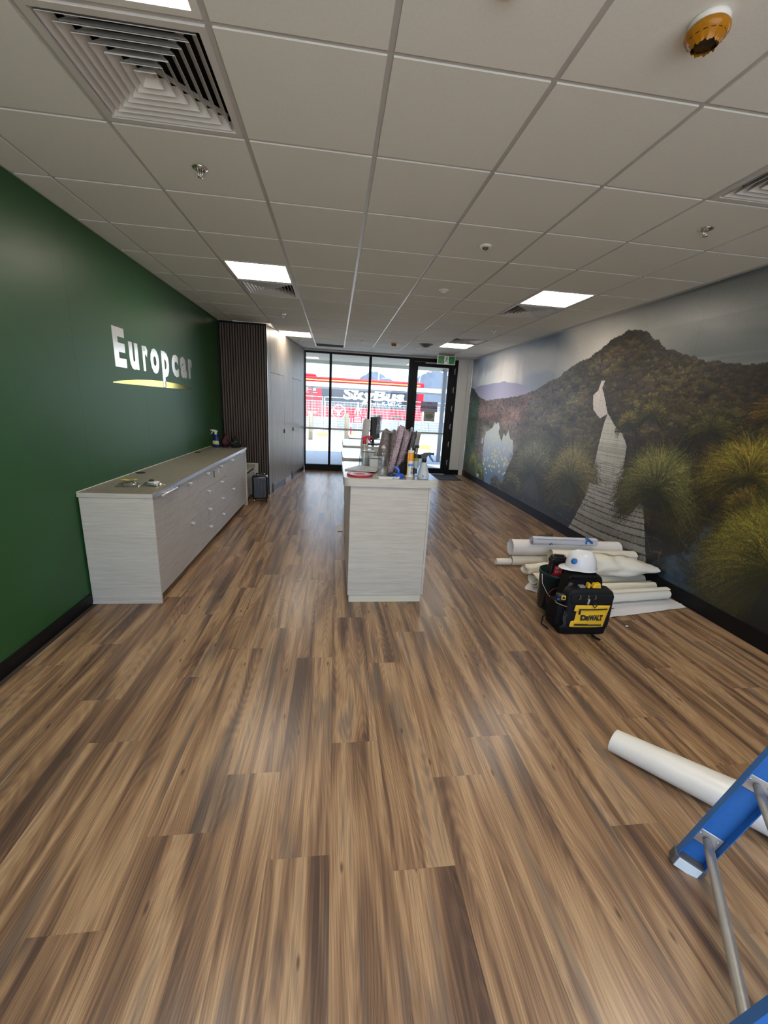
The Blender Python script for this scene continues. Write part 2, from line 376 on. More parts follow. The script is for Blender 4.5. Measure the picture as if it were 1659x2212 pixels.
# ================================================================ CEILING
ceil = MB().box(-2.16, 3.25, YB-0.15, YF+0.1, 2.93, 2.98).build('ceiling', M_plaster); tag(ceil, kind='structure')
vents = {(-2, 0), (-2, 5), (3, 5), (3, 9), (3, 0), (-1, 12)}
lights = {(-2, -1), (-2, 4), (3, 4), (-2, 10), (3, 10), (3, -1)}
rear_fill_lights = {(-2, -4), (3, -4), (0, -3)}  # unseen panels added behind the camera as fill light
tile_full = MB().box(-0.2885, 0.2885, -0.2885, 0.2885, 0, 0.016).mesh('ceiling_tile'); tile_full.materials.append(M_ceil_tile)
def inside_joinery(x0, y1): return y1 > 5.42 and x0 < -1.30+(y1-5.42)*0.139-0.0
for cx in range(-4, 5):       # tile columns, grid lines at 0.6 m
    for ry in range(-3, 13):
        x0, x1 = cx*0.6, cx*0.6+0.6; y0, y1 = ry*0.6, ry*0.6+0.6
        if (cx, ry) in vents or (cx, ry) in lights or (cx, ry) in rear_fill_lights: continue
        if cx == -4:
            if y0 > 5.4: continue
            x0 = -2.01
            w = x1-x0; me = MB().box(-w/2+0.006, w/2-0.0115, -0.2885, 0.2885, 0, 0.016).mesh('ceiling_tile'); me.materials.append(M_ceil_tile)
        else: me = tile_full
        if cx == -3 and y0 > 5.39: continue
        if cx == -2 and ry == 12: pass
        link_obj('ceiling_tile', me, None, ceil, loc=((x0+x1)/2, (y0+y1)/2, H-0.006))
# grid: long rails and short cross bars
zg0, zg1 = H, H+0.012
for i in range(-3, 6):
    x = i*0.6; y1 = 7.8
    if i == -3: y1 = 5.42
    if i == -2: y1 = 6.02
    MB().box(x-0.012, x+0.012, -1.8, y1, zg0, zg1).build('grid_rail', M_grid, ceil)
bar = MB().box(-0.288, 0.288, -0.0115, 0.0115, zg0, zg1).mesh('grid_bar'); bar.materials.append(M_grid)
for cx in range(-4, 5):
    for ry in range(-3, 14):
        y = ry*0.6
        if cx == -4:
            if y > 5.41: continue
            MB().box(-2.01, -1.812, y-0.0115, y+0.0115, zg0, zg1).build('grid_bar', M_grid, ceil); continue
        if cx == -3 and y > 5.41: continue
        link_obj('grid_bar', bar, None, ceil, loc=(cx*0.6+0.3, y, 0))
q = MB(); q.box(-2.02, -2.0, YB, 5.42, H-0.004, H+0.02)   # wall angles
q.build('wall_angle', M_grid, ceil)
q = MB(); q.prism([(3.012, -1.8), (xr(-1.8), -1.8), (xr(7.8), 7.8), (3.012, 7.8)], H-0.006, H+0.01); q.build('wall_angle', M_grid, ceil)
# plasterboard margins front and rear
MB().prism([(-1.26, 7.805), (xr(7.8), 7.805), (xr(YF), YF+0.0), (-0.9, YF+0.0)], H-0.008, H+0.03).build('ceiling_margin', M_plaster, ceil)
MB().box(-2.02, 3.03, YB, -1.805, H-0.008, H+0.03).build('ceiling_margin', M_plaster, ceil)

M_diff = mat('light_diffuser', (1.0, 0.88, 0.74), 0.6, emit=PANEL_RADIANCE, vary=0)
M_lframe = mat('light_frame', (0.72, 0.72, 0.70), 0.4)
def cell(c): return (c[0]*0.6+0.3, c[1]*0.6+0.3)
def light_panel(c, label):
    x, y = cell(c)
    t = thing('ceiling_light', label, 'ceiling light', (x, y, H), group='square light panels in the ceiling grid')
    f = MB()
    for a in ((-0.288, 0.288, -0.288, -0.262), (-0.288, 0.288, 0.262, 0.288), (-0.288, -0.262, -0.262, 0.262), (0.262, 0.288, -0.262, 0.262)): f.box(*a, -0.006, 0.03)
    f.build('light_frame', M_lframe, t)
    MB().box(-0.262, 0.262, -0.262, 0.262, 0.002, 0.006).build('diffuser', M_diff, t)
light_panel((-2, -1), 'lit square ceiling panel at the top left corner, beside the nearest air vent')
light_panel((-2, 4), 'lit square ceiling panel over the long cabinets, in front of the left middle vent')
light_panel((3, 4), 'lit square ceiling panel near the mural, in front of the right middle vent')
light_panel((-2, 10), 'lit square ceiling panel partly cut off by the grey tall cupboards')
light_panel((3, 10), 'lit square ceiling panel closest to the green exit sign')
light_panel((3, -1), 'lit square ceiling panel in front of the right edge vent, nearest the camera')
for c, w_ in zip(sorted(rear_fill_lights), ('left', 'middle', 'right')): light_panel(c, 'added square fill light panel behind the camera, the '+w_+' one')

M_vent = mat('vent_white_metal', (0.60, 0.59, 0.57), 0.38, vary=0.02)
M_dark = mat('duct_black', (0.004, 0.004, 0.004), 0.9, vary=0)
def louvre_mesh(r):
    q = MB(); d = 0.030; zb, zt = -0.004, 0.030; th = 0.0016
    ro, ri = r, r-d
    for a in range(4):
        M = Matrix.Rotation(math.pi/2*a, 4, 'Z')
        v = [(-ro, -ro, zb), (ro, -ro, zb), (ri, -ri, zt), (-ri, -ri, zt), (-ro, -ro, zb+th), (ro, -ro, zb+th), (ri, -ri, zt+th), (-ri, -ri, zt+th)]
        q.faces([M @ Vector(p) for p in v], [(0, 3, 2, 1), (4, 5, 6, 7), (0, 1, 5, 4), (2, 3, 7, 6)])
        # vertical lip on the outer edge
        v = [(-ro, -ro, zb-0.003), (ro, -ro, zb-0.003), (ro, -ro, zb+th), (-ro, -ro, zb+th)]
        q.faces([M @ Vector(p) for p in v], [(0, 1, 2, 3)])
    return q.mesh('louvre')
LRS = [0.248, 0.213, 0.178, 0.143, 0.108, 0.073, 0.040]
LM = []
for r in LRS:
    me = louvre_mesh(r); me.materials.append(M_vent); LM.append(me)
def vent(c, label):
    x, y = cell(c)
    t = thing('ceiling_vent', label, 'vent', (x, y, H), group='square four-way air diffusers in the ceiling')
    f = MB()
    for a in ((-0.288, 0.288, -0.288, -0.262), (-0.288, 0.288, 0.262, 0.288), (-0.288, -0.262, -0.262, 0.262), (0.262, 0.288, -0.262, 0.262)): f.box(*a, -0.008, 0.012)
    for s_ in range(4):
        M = Matrix.Rotation(math.pi/2*s_, 4, 'Z')
        f.faces([M @ Vector(p) for p in ((-0.262, -0.262, -0.008), (0.262, -0.262, -0.008), (0.250, -0.250, 0.03), (-0.250, -0.250, 0.03))], [(0, 1, 2, 3)])
    f.build('vent_frame', M_vent, t)
    for me in LM: link_obj('louvre', me, None, t)
    q = MB(); q.lathe([(0.020, 0.010), (0.002, 0.034)], seg=4, M=Matrix.Rotation(math.pi/4, 4, 'Z'), smooth=False); q.build('vent_centre', M_vent, t)
    q = MB()
    for a in (math.pi/4, -math.pi/4): q.box(-0.33, 0.33, -0.006, 0.006, 0.034, 0.046, M=Matrix.Rotation(a, 4, 'Z'))
    q.build('louvre_bracket', M_vent, t)
    q = MB(); q.box(-0.275, 0.275, -0.275, 0.275, 0.125, 0.13); q.box(-0.275, -0.272, -0.275, 0.275, 0.03, 0.13); q.box(0.272, 0.275, -0.275, 0.275, 0.03, 0.13); q.box(-0.275, 0.275, -0.275, -0.272, 0.03, 0.13); q.box(-0.275, 0.275, 0.272, 0.275, 0.03, 0.13)
    q.build('duct_box', M_dark, t)
vent((-2, 0), 'large square louvred air vent at the top left, beside the corner light panel')
vent((-2, 5), 'square louvred air vent behind the left middle light panel')
vent((3, 5), 'square louvred air vent behind the right middle light panel')
vent((3, 9), 'square louvred air vent just in front of the light panel by the exit sign')
vent((3, 0), 'square louvred air vent cut off by the right edge of the view')
# dark return-air slot near the window
t = thing('return_air_grille', 'dark return air grille recessed in the ceiling above the left window', 'vent', (-0.3, 7.5, H))
q = MB(); q.box(-0.288, 0.288, -0.20, 0.20, 0.02, 0.03); q.build('grille_back', M_dark, t)
for ya, yb in ((-0.288, -0.20), (0.20, 0.288)): MB().box(-0.288, 0.288, ya, yb, -0.006, 0.02).build('grille_frame', M_ceil_tile, t)
q = MB()
for k in range(12): q.box(-0.285, 0.285, -0.19+k*0.034, -0.186+k*0.034, 0.0, 0.02)
q.build('grille_blades', mat('grille_grey', (0.06, 0.065, 0.062), 0.6), t)

M_chrome = mat('chrome', (0.75, 0.75, 0.74), 0.18, metal=1.0, vary=0.02)
def sprinkler(x, y, label):
    t = thing('fire_sprinkler', label, 'sprinkler', (x, y, H-0.006), group='ceiling fire sprinklers')
    MB().lathe([(0.012, 0.0), (0.040, 0.0), (0.038, -0.006), (0.020, -0.012), (0.012, -0.010)], 24).build('escutcheon', M_chrome, t)
    q = MB(); q.tube([(0.010, 0, -0.006), (0.014, 0, -0.022), (0.003, 0, -0.040)], 0.0028, seg=6); q.tube([(-0.010, 0, -0.006), (-0.014, 0, -0.022), (-0.003, 0, -0.040)], 0.0028, seg=6)
    q.tube([(0, 0, -0.008), (0, 0, -0.038)], 0.0022, seg=6); q.build('sprinkler_frame', M_chrome, t)
    MB().lathe([(0.0, -0.040), (0.014, -0.041), (0.014, -0.043), (0.0, -0.044)], 16, cap=False).build('deflector', M_chrome, t)
sprinkler(-0.90, 0.905, 'chrome sprinkler nearest the large top left vent')
sprinkler(2.10, 0.90, 'chrome sprinkler in the ceiling near the right edge above the mural')
sprinkler(-0.905, 4.526, 'small sprinkler beyond the left middle vent, before the tall cupboards')
sprinkler(2.16, 4.545, 'small sprinkler beyond the right middle vent')
sprinkler(1.508, 6.964, 'small sprinkler beside the grey ceiling speaker, near the exit sign')
sprinkler(-0.86, 6.95, 'small sprinkler behind the light panel cut by the tall cupboards')

# amber dust cover over a smoke detector
t = thing('smoke_detector', 'white smoke detector under a glossy amber plastic dust cap, top right', 'smoke detector', (0.925, -0.300, H-0.006))
MB().lathe([(0.0, 0), (0.052, 0.0), (0.054, -0.008), (0.050, -0.022), (0.0, -0.022)], 36, cap=False).build('detector_base', mat('white_plastic', (0.78, 0.78, 0.76), 0.35), t)
M_amber = mat('amber_plastic', (0.85, 0.36, 0.02), 0.12, trans=0.55, ior=1.35, vary=0.05, vscale=40)
def capf(u, v):
    a = 2*math.pi*u; r0 = [0.052, 0.058, 0.058, 0.053, 0.046, 0.038, 0.034][min(6, int(v*6))]
    z = -0.018-0.046*v
    cr = 1+0.03*math.sin(14*a)*v*v
    zz = z-(0.0025*math.sin(9*a+1)+0.002*math.sin(17*a))*(v > 0.95)
    return (r0*cr*math.cos(a), r0*cr*math.sin(a), zz)
MB().grid(capf, 72, 7, closed_u=True).build('dust_cap', M_amber, t)
q = MB()
for k in range(16):
    a = 2*math.pi*k/16
    q.box(0.0475, 0.0495, -0.006, 0.006, -0.046, -0.036, M=Matrix.Rotation(a, 4, 'Z'))
q.lathe([(0.028, -0.030), (0.030, -0.040), (0.029, -0.056), (0.0, -0.059)], 20, cap=False)
q.build('detector_chamber', mat('dark_chamber', (0.02, 0.014, 0.008), 0.5), t)
def small_detector(x, y, label, rr=0.05, name='ceiling_sensor'):
    t = thing(name, label, 'sensor', (x, y, H-0.006), group=None)
    MB().lathe([(0.0, 0), (rr, 0), (rr*0.98, -0.006), (rr*0.80, -0.012), (rr*0.5, -0.013)], 32, cap=False).build('sensor_ring', mat('white_plastic'), t)
    MB().lathe([(rr*0.52, -0.012), (rr*0.46, -0.022), (rr*0.25, -0.028), (0.0, -0.030)], 24, cap=False).build('sensor_lens', mat('sensor_dark', (0.12, 0.10, 0.09), 0.2) if rr < 0.047 else mat('white_plastic'), t)
small_detector(0.90, 1.514, 'small round ceiling sensor with a dark centre, third row of tiles', 0.045)
small_detector(0.905, 2.714, 'white round ceiling sensor farther back than the dark centred one', 0.050)
small_detector(0.296, -0.300, 'round ceiling sensor just clipped by the top edge of the view', 0.046)
t = thing('motion_sensor', 'small white box sensor on the ceiling near the windows', 'sensor', (0.318, 6.41, H-0.006))
MB().lathe([(0.0, 0), (0.045, 0), (0.043, -0.03), (0.0, -0.045)], 20, cap=False).build('sensor_body', mat('white_plastic'), t)
t = thing('smoke_detector', 'small amber capped smoke detector near the windows', 'smoke detector', (0.922, 6.47, H-0.006))
MB().lathe([(0.0, 0), (0.056, 0), (0.055, -0.012), (0, -0.012)], 24, cap=False).build('detector_base', mat('white_plastic'), t)
MB().lathe([(0.052, -0.01), (0.050, -0.05), (0.038, -0.062), (0.0, -0.064)], 24, cap=False).build('dust_cap', mat('brown_amber', (0.30, 0.11, 0.02), 0.3), t)
t = thing('ceiling_speaker', 'wide grey conical ceiling speaker near the exit sign', 'speaker', (1.518, 6.352, H-0.006))
MB().lathe([(0.0, 0), (0.135, 0), (0.135, -0.008), (0.12, -0.014)], 36, cap=False).build('speaker_ring', mat('speaker_grey', (0.22, 0.21, 0.20), 0.5), t)
MB().lathe([(0.12, -0.012), (0.05, -0.05), (0.0, -0.062)], 36, cap=False).build('speaker_cone', mat('speaker_dark', (0.10, 0.09, 0.085), 0.5), t)

# exit sign
t = thing('exit_sign', 'hanging green and white running man exit sign by the door', 'sign', (2.238, 7.5, 0))
MB().box(-0.175, 0.175, -0.015, 0.015, 2.735, H+0.0).build('hanger_plate', mat('speaker_grey'), t)
MB().box(-0.20, 0.20, -0.02, 0.02, 2.56, 2.738, bev=0.004).build('sign_housing', mat('white_plastic'), t)
M_sgreen = mat('sign_green', (0.012, 0.19, 0.05), 0.35, vary=0)
MB().box(-0.185, 0.185, -0.0225, -0.020, 2.572, 2.728).build('sign_face', M_sgreen, t)
MB().box(-0.052, 0.052, -0.0240, -0.0225, 2.574, 2.727).build('doorway_symbol', mat('sign_white', (0.75, 0.85, 0.9), 0.4, vary=0), t)
q = MB()
def limb(p, w):
    for (ax, az), (bx, bz) in zip(p, p[1:]):
        d = Vector((bx-ax, 0, bz-az)); n = Vector((-d.z, 0, d.x)).normalized()*w/2
        a_, b_ = Vector((ax, -0.0242, az)), Vector((bx, -0.0242, bz))
        q.faces([a_+n, a_-n, b_-n, b_+n, a_+n+Vector((0, -.001, 0)), a_-n+Vector((0, -.001, 0)), b_-n+Vector((0, -.001, 0)), b_+n+Vector((0, -.001, 0))], [(4, 5, 6, 7), (0, 1, 5, 4), (1, 2, 6, 5), (2, 3, 7, 6), (3, 0, 4, 7)])
q.lathe([(0.0, 0), (0.011, 0), (0.011, 0.001), (0, 0.001)], 12, M=Matrix.Translation((0.014, -0.0242, 2.708)) @ Matrix.Rotation(math.pi/2, 4, 'X'), cap=False)
limb([(0.010, 2.695), (-0.004, 2.650)], 0.020); limb([(0.006, 2.690), (-0.024, 2.684), (-0.034, 2.662)], 0.008); limb([(0.008, 2.688), (0.028, 2.668), (0.044, 2.674)], 0.008)
limb([(-0.004, 2.652), (0.020, 2.626), (0.022, 2.588)], 0.012); limb([(-0.004, 2.650), (-0.020, 2.618), (-0.052, 2.612)], 0.012)
q.build('running_man', M_sgreen, t)
# light switch and power outlet on the mural wall
t = thing('light_switch', 'small white light switch on the mural near the pier', 'switch', (xr(6.996), 6.996, 0))
MB().box(-0.012, -0.001, -0.04, 0.04, 0.92, 1.04, bev=0.003).build('switch_plate', mat('white_plastic'), t)
MB().box(-0.016, -0.012, -0.010, 0.010, 0.96, 1.0, bev=0.001).build('rocker', mat('white_plastic'), t)
t = thing('power_outlet', 'white double power outlet low on the mural above the skirting', 'outlet', (xr(7.07), 7.067, 0))
MB().box(-0.012, -0.001, -0.058, 0.058, 0.16, 0.23, bev=0.003).build('outlet_plate', mat('white_plastic'), t)
for yy in (-0.03, 0.03):
    MB().box(-0.0135, -0.012, yy-0.012, yy+0.012, 0.178, 0.200, bev=0.0005).build('socket', mat('sensor_dark'), t)
# ================================================================ JOINERY
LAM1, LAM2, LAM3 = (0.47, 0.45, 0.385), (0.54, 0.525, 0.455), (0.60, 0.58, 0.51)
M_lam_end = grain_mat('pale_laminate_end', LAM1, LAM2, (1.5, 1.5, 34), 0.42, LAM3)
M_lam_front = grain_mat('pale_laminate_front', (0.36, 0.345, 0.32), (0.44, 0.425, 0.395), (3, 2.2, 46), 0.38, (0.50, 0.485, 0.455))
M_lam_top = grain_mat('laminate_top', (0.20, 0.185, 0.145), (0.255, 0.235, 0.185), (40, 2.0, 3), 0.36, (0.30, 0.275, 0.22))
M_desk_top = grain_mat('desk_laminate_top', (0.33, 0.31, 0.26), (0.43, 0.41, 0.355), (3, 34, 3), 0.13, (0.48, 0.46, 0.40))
M_cream = mat('cream_kick', (0.66, 0.65, 0.52), 0.45, vary=0.03)
M_bcarc = mat('cabinet_shadow_gap', (0.06, 0.055, 0.05), 0.7)
M_grey1 = grain_mat('grey_oak_laminate', (0.150, 0.127, 0.105), (0.225, 0.195, 0.165), (42, 42, 0.9), 0.42, (0.31, 0.275, 0.235))
M_slat = grain_mat('walnut_slat', (0.070, 0.049, 0.038), (0.115, 0.082, 0.064), (60, 60, 1.2), 0.5, (0.15, 0.11, 0.085))

# long low cabinets on the left wall
GX, FX = -2.008, -1.512     # carcass back, door face
bays = [(1.395, 1.900, 'door'), (1.900, 2.455, 'two'), (2.455, 2.995, 'four'), (2.995, 3.510, 'four'), (3.510, 4.095, 'two'), (4.095, 4.640, 'door')]
labs = ['pale laminate cabinet with one tall door, nearest the camera', 'pale cabinet of two deep drawers beside the nearest tall door', 'pale cabinet of four drawers, black key hanging in its top drawer lock',
        'pale cabinet of four drawers, small silver key in its top drawer lock', 'pale cabinet of two deep drawers near the far end', 'pale laminate cabinet with one tall door at the far end']
M_knob = mat('satin_handle', (0.90, 0.90, 0.90), 0.30, metal=0.6, vary=0.02)
def tab_pull(y, z, p):
    q = MB(); q.box(FX, FX+0.026, y-0.022, y+0.022, z-0.004, z+0.005, bev=0.0015); q.box(FX+0.020, FX+0.027, y-0.024, y+0.024, z-0.013, z+0.006, bev=0.0015)
    return q.build('handle', M_knob, p)
for i, ((y0, y1, kind), lab) in enumerate(zip(bays, labs)):
    t = thing('base_cabinet', lab, 'cabinet', (0, 0, 0), group=None)
    q = MB(); q.box(GX, FX-0.021, y0+0.001, y1-0.001, 0.075, 0.855); q.box(GX, FX-0.07, y0+0.001, y1-0.001, 0.0, 0.075)
    q.build('carcass', M_bcarc, t)
    if kind == 'door':
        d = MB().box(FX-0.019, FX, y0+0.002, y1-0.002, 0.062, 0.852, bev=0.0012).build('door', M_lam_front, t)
        yc = 1.68 if i == 0 else 4.41
        hh = MB(); hh.tube([(FX+0.026, yc-0.155, 0.850), (FX+0.026, yc+0.155, 0.850)], 0.0085, seg=12); hh.box(FX, FX+0.022, yc-0.11, yc-0.10, 0.845, 0.853); hh.box(FX, FX+0.022, yc+0.10, yc+0.11, 0.845, 0.853)
        hh.build('handle', M_knob, d)
    else:
        zs = [0.062, 0.46, 0.852] if kind == 'two' else [0.062, 0.260, 0.460, 0.660, 0.852]
        for a, b_ in zip(zs, zs[1:]):
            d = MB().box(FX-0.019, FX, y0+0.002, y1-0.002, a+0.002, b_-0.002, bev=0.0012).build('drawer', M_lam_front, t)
            tab_pull((y0+y1)/2+0.01, min(b_-0.030, 0.838), d)
            if kind == 'four' and b_ > 0.8:
                yk = y1-0.115 if i == 2 else y0+0.075
                lk = MB(); lk.lathe([(0, 0), (0.009, 0), (0.009, 0.004), (0, 0.004)], 16, M=Matrix.Translation((FX, yk, 0.806)) @ Matrix.Rotation(math.pi/2, 4, 'Y'), cap=False); lk.build('lock', M_chrome, d)
                kk = MB(); kk.box(FX+0.004, FX+0.014, yk+0.080, yk+0.084, 0.795, 0.807); kk.box(FX+0.010, FX+0.014, yk+0.068, yk+0.096, 0.765, 0.797, bev=0.003)
                kk.tube([(FX+0.012, yk+0.082, 0.768), (FX+0.012, yk+0.083, 0.735)], 0.004, seg=6)
                kk.build('key', mat('key_black', (0.03, 0.03, 0.03), 0.4) if i == 2 else M_knob, d)
    if i == 0: MB().box(GX, FX+0.012, 1.377, 1.394, 0.0, 0.855, bev=0.001).build('end_panel', M_lam_end, t)
    if i == 5: MB().box(GX, FX+0.014, 4.642, 4.660, 0.0, 0.855, bev=0.001).build('end_panel', M_lam_end, t)
wt_ = thing('worktop', 'long pale wood grain worktop with silver front edge along the green wall', 'worktop', (0, 0, 0))
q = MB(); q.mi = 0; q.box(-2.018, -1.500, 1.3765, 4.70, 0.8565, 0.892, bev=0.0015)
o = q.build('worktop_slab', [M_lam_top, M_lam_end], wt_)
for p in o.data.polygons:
    if p.normal.y < -0.8: p.material_index = 1
MB().box(-1.4995, -1.4965, 1.3765, 4.70, 0.858, 0.890, bev=0.001).build('edge_strip', M_alu, wt_)
MB().box(-2.019, -2.013, 1.3765, 4.70, 0.8922, 0.896).build('rear_bead', M_white, wt_)
for gy in (2.245, 3.88):
    MB().lathe([(0.040, 0.0), (0.042, 0.003), (0.034, 0.005), (0.030, 0.001), (0.0, 0.001)], 28, c=(-1.955, gy, 0.892), cap=False).build('cable_grommet', mat('grommet_black', (0.015, 0.015, 0.015), 0.35), wt_)

# low drawer pedestal beyond the cabinets
t = thing('drawer_pedestal', 'low grey laminate pedestal between the long cabinets and the black suitcase', 'cabinet', (0, 0, 0))
q = MB(); q.box(-2.01, -1.535, 4.72, 5.33, 0.07, 0.50); q.box(-2.01, -1.60, 4.74, 5.31, 0, 0.07); q.build('carcass', M_bcarc, t)
d = MB().box(-1.534, -1.518, 4.722, 5.328, 0.085, 0.455, bev=0.001).build('drawer', M_lam_front, t)
MB().box(-1.518, -1.495, 5.20, 5.245, 0.425, 0.434, bev=0.001).build('handle', M_knob, d)
MB().box(-2.01, -1.505, 4.715, 5.35, 0.50, 0.53, bev=0.001).build('pedestal_top', M_lam_front, t)
MB().box(-2.01, -1.45, 5.352, 5.372, 0.0, 0.555, bev=0.001).build('rear_panel', M_lam_end, t)

# tall cupboards: slatted end and angled flush doors
A = Vector((-1.277, 5.40, 0)); B = Vector((-0.88, 8.25-0.03, 0)); LN = (B-A).length; ANG = math.atan2(B.y-A.y, B.x-A.x)
t = thing('tall_cupboard', 'full height grey oak joinery wall with slatted end panel and two flush doors', 'cupboard', (A.x, A.y, 0), 0)
Rz = Matrix.Rotation(ANG, 4, 'Z')   # local x runs along the face, local -y faces the room
TOPZ = 2.772
q = MB(); q.prism([(-0.743, 0.03), (-0.012, 0.03), (-0.012+0.0, 0.05), (B.x-A.x-0.03, B.y-A.y-0.0), (-0.743, B.y-A.y)], 0.0, TOPZ-0.005); q.build('carcass', M_bcarc, t)
def facep(s0, s1, z0, z1, name, material, dep=0.0, th=0.018, parent=t, bev=0.001):
    return MB().box(s0, s1, dep, dep+th, z0, z1, M=Rz, bev=bev).build(name, material, parent)
facep(0.0, 0.198, 0.0, TOPZ, 'face_panel', M_grey1)
facep(0.202, 1.048, 0.105, 2.052, 'door', M_grey1)
facep(0.202, 1.048, 2.058, TOPZ, 'upper_panel', M_grey1)
facep(1.052, 1.686, 0.105, TOPZ, 'face_panel', M_grey1)
facep(1.690, 2.428, 0.105, 2.052, 'door', M_grey1)
facep(1.690, 2.428, 2.058, TOPZ, 'upper_panel', M_grey1)
facep(2.432, LN, 0.105, TOPZ, 'face_panel', M_grey1)
M_kickblue = mat('dark_kick', (0.035, 0.04, 0.055), 0.3)
facep(0.202, 1.10, 0.0, 0.10, 'kick_board', M_kickblue, 0.012)
facep(1.10, 1.60, 0.0, 0.10, 'kick_board', M_greyalu, 0.004)
facep(1.60, LN, 0.0, 0.10, 'kick_board', M_kickblue, 0.012)
facep(0.198, 0.206, 0.0, 0.16, 'door_stop', M_black, -0.010, 0.012)
facep(1.60, 1.608, 0.0, 0.16, 'door_stop', M_black, -0.010, 0.012)
for s0 in (1.000, 1.705):
    facep(s0, s0+0.035, 1.005, 1.075, 'pull_handle', M_black, -0.012, 0.012)
q = MB(); q.box(-0.743, 0.0, 0.018, 0.030, 0.0, TOPZ); q.build('slat_backing', mat('black_felt', (0.004, 0.004, 0.004), 0.95), t)
q = MB(); q.box(-0.743, 0.0, -0.006, 0.018, 2.745, TOPZ); q.box(-0.743, -0.722, -0.006, 0.018, 0, 2.745); q.box(-0.014, 0.0, -0.006, 0.018, 0, 2.745)
q.build('slat_frame', M_black, t)
sl = MB().box(-0.0125, 0.0125, 0.0, 0.018, 0.0, 2.744, bev=0.001, seg=1).mesh('slat'); sl.materials.append(M_slat)
for k in range(18): link_obj('slat', sl, None, t, loc=(-0.704+k*0.0398, 0, 0))
tr = MB().box(-0.002, 0.006, -0.006, 0.0, 0.0, TOPZ, M=Rz).build('corner_trim', M_alu, t)

# service desks in the middle of the room
DT = 1.063
def desk(x0, x1, y0, y1, label, near=False, skew=0.0):
    t = thing('service_desk', label, 'desk', ((x0+x1)/2, (y0+y1)/2, 0), -skew)
    hx, hy = (x1-x0)/2, (y1-y0)/2
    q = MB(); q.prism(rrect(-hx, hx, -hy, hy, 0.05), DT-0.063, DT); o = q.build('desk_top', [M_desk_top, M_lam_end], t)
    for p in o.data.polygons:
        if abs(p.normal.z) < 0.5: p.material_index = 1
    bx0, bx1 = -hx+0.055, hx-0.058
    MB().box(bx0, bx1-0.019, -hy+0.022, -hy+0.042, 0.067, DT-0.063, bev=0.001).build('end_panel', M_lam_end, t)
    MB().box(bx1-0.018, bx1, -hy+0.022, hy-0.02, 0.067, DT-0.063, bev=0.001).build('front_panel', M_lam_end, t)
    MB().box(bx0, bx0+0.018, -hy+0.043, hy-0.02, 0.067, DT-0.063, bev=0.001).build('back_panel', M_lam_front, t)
    MB().box(bx0+0.02, bx1-0.02, hy-0.04, hy-0.02, 0.067, DT-0.063).build('end_panel', M_lam_end, t)
    MB().box(bx0+0.012, bx1-0.020, -hy+0.030, hy-0.03, 0.0, 0.067).build('kick_board', M_cream, t)
    return t
desk(-0.088, 0.668, 1.350, 2.290, 'nearest pale laminate service desk, crowded with bottles and sprays')
desk(-0.075, 0.670, 2.548, 3.552, 'second service desk, behind the nearest one')
desk(-0.045, 0.690, 3.850, 4.955, 'third service desk, carrying the dark monitor')
desk(0.085, 0.800, 5.140, 5.930, 'farthest service desk, only its pale top showing')

# ================================================================ WALL LOGO
def fit_letter(ch, y0, y1, z0, z1, material, parent, off=0.0):
    me = text_mesh(ch, 1.0, 0.0, off)
    co = np.empty(len(me.vertices)*3); me.vertices.foreach_get('co', co); co = co.reshape(-1, 3)
    mn, mx = co.min(0), co.max(0)
    co[:, 0] = (co[:, 0]-mn[0])/(mx[0]-mn[0])*(y1-y0); co[:, 1] = (co[:, 1]-mn[1])/(mx[1]-mn[1])*(z1-z0)
    me.vertices.foreach_set('co', co.ravel()); me.update()
    bm = bmesh.new(); bm.from_mesh(me); bmesh.ops.remove_doubles(bm, verts=bm.verts, dist=1e-5)
    r = bmesh.ops.extrude_face_region(bm, geom=bm.faces[:]); vs = [v for v in r['geom'] if isinstance(v, bmesh.types.BMVert)]
    bmesh.ops.translate(bm, verts=vs, vec=(0, 0, 0.004)); bmesh.ops.recalc_face_normals(bm, faces=bm.faces); bm.to_mesh(me); bm.free()
    return link_obj('letter', me, material, parent, loc=(0, y0, z0), rot=(math.pi/2, 0, math.pi/2))
t = thing('wall_logo', 'silver car rental lettering over a gold swoosh on the green wall', 'sign', (-2.0195, 0, 0))
M_let = mat('mirror_silver', (0.88, 0.87, 0.86), 0.17, metal=0.5, vary=0.04, vscale=30, bump=0.03, bscale=60)
M_gold = mat('mirror_gold', (0.86, 0.66, 0.16), 0.14, metal=1.0, vary=0.05, vscale=30, bump=0.03, bscale=60)
for ch, y0, y1, z0, z1 in (('E', 2.137, 2.335, 1.82, 2.144), ('u', 2.400, 2.572, 1.817, 2.055), ('r', 2.665, 2.780, 1.822, 2.057), ('o', 2.834, 3.038, 1.812, 2.060),
                           ('p', 3.109, 3.302, 1.686, 2.060), ('c', 3.385, 3.589, 1.812, 2.060), ('a', 3.662, 3.860, 1.812, 2.060), ('r', 3.948, 4.065, 1.820, 2.057)):
    # two overprinted weights give the heavy strokes
    fit_letter(ch, y0, y1, z0, z1, M_let, t, 0.045)
def swoosh(lo, hi):
    pts = [(y, z) for y, z in lo]+[(y, z) for y, z in reversed(hi)]
    # prism in the wall plane
    n = len(pts); v = [(0, y, z) for y, z in pts]+[(0.004, y, z) for y, z in pts]
    q = MB(); q.faces(v, [tuple(range(n)), tuple(range(2*n-1, n-1, -1))]+[(i, (i+1) % n, n+(i+1) % n, n+i) for i in range(n)])
    q.build('swoosh', M_gold, t)
swoosh([(2.062, 1.687), (2.2, 1.684), (2.5, 1.684), (2.8, 1.683), (3.100, 1.682)], [(2.066, 1.692), (2.2, 1.709), (2.5, 1.731), (2.8, 1.744), (3.100, 1.748)])
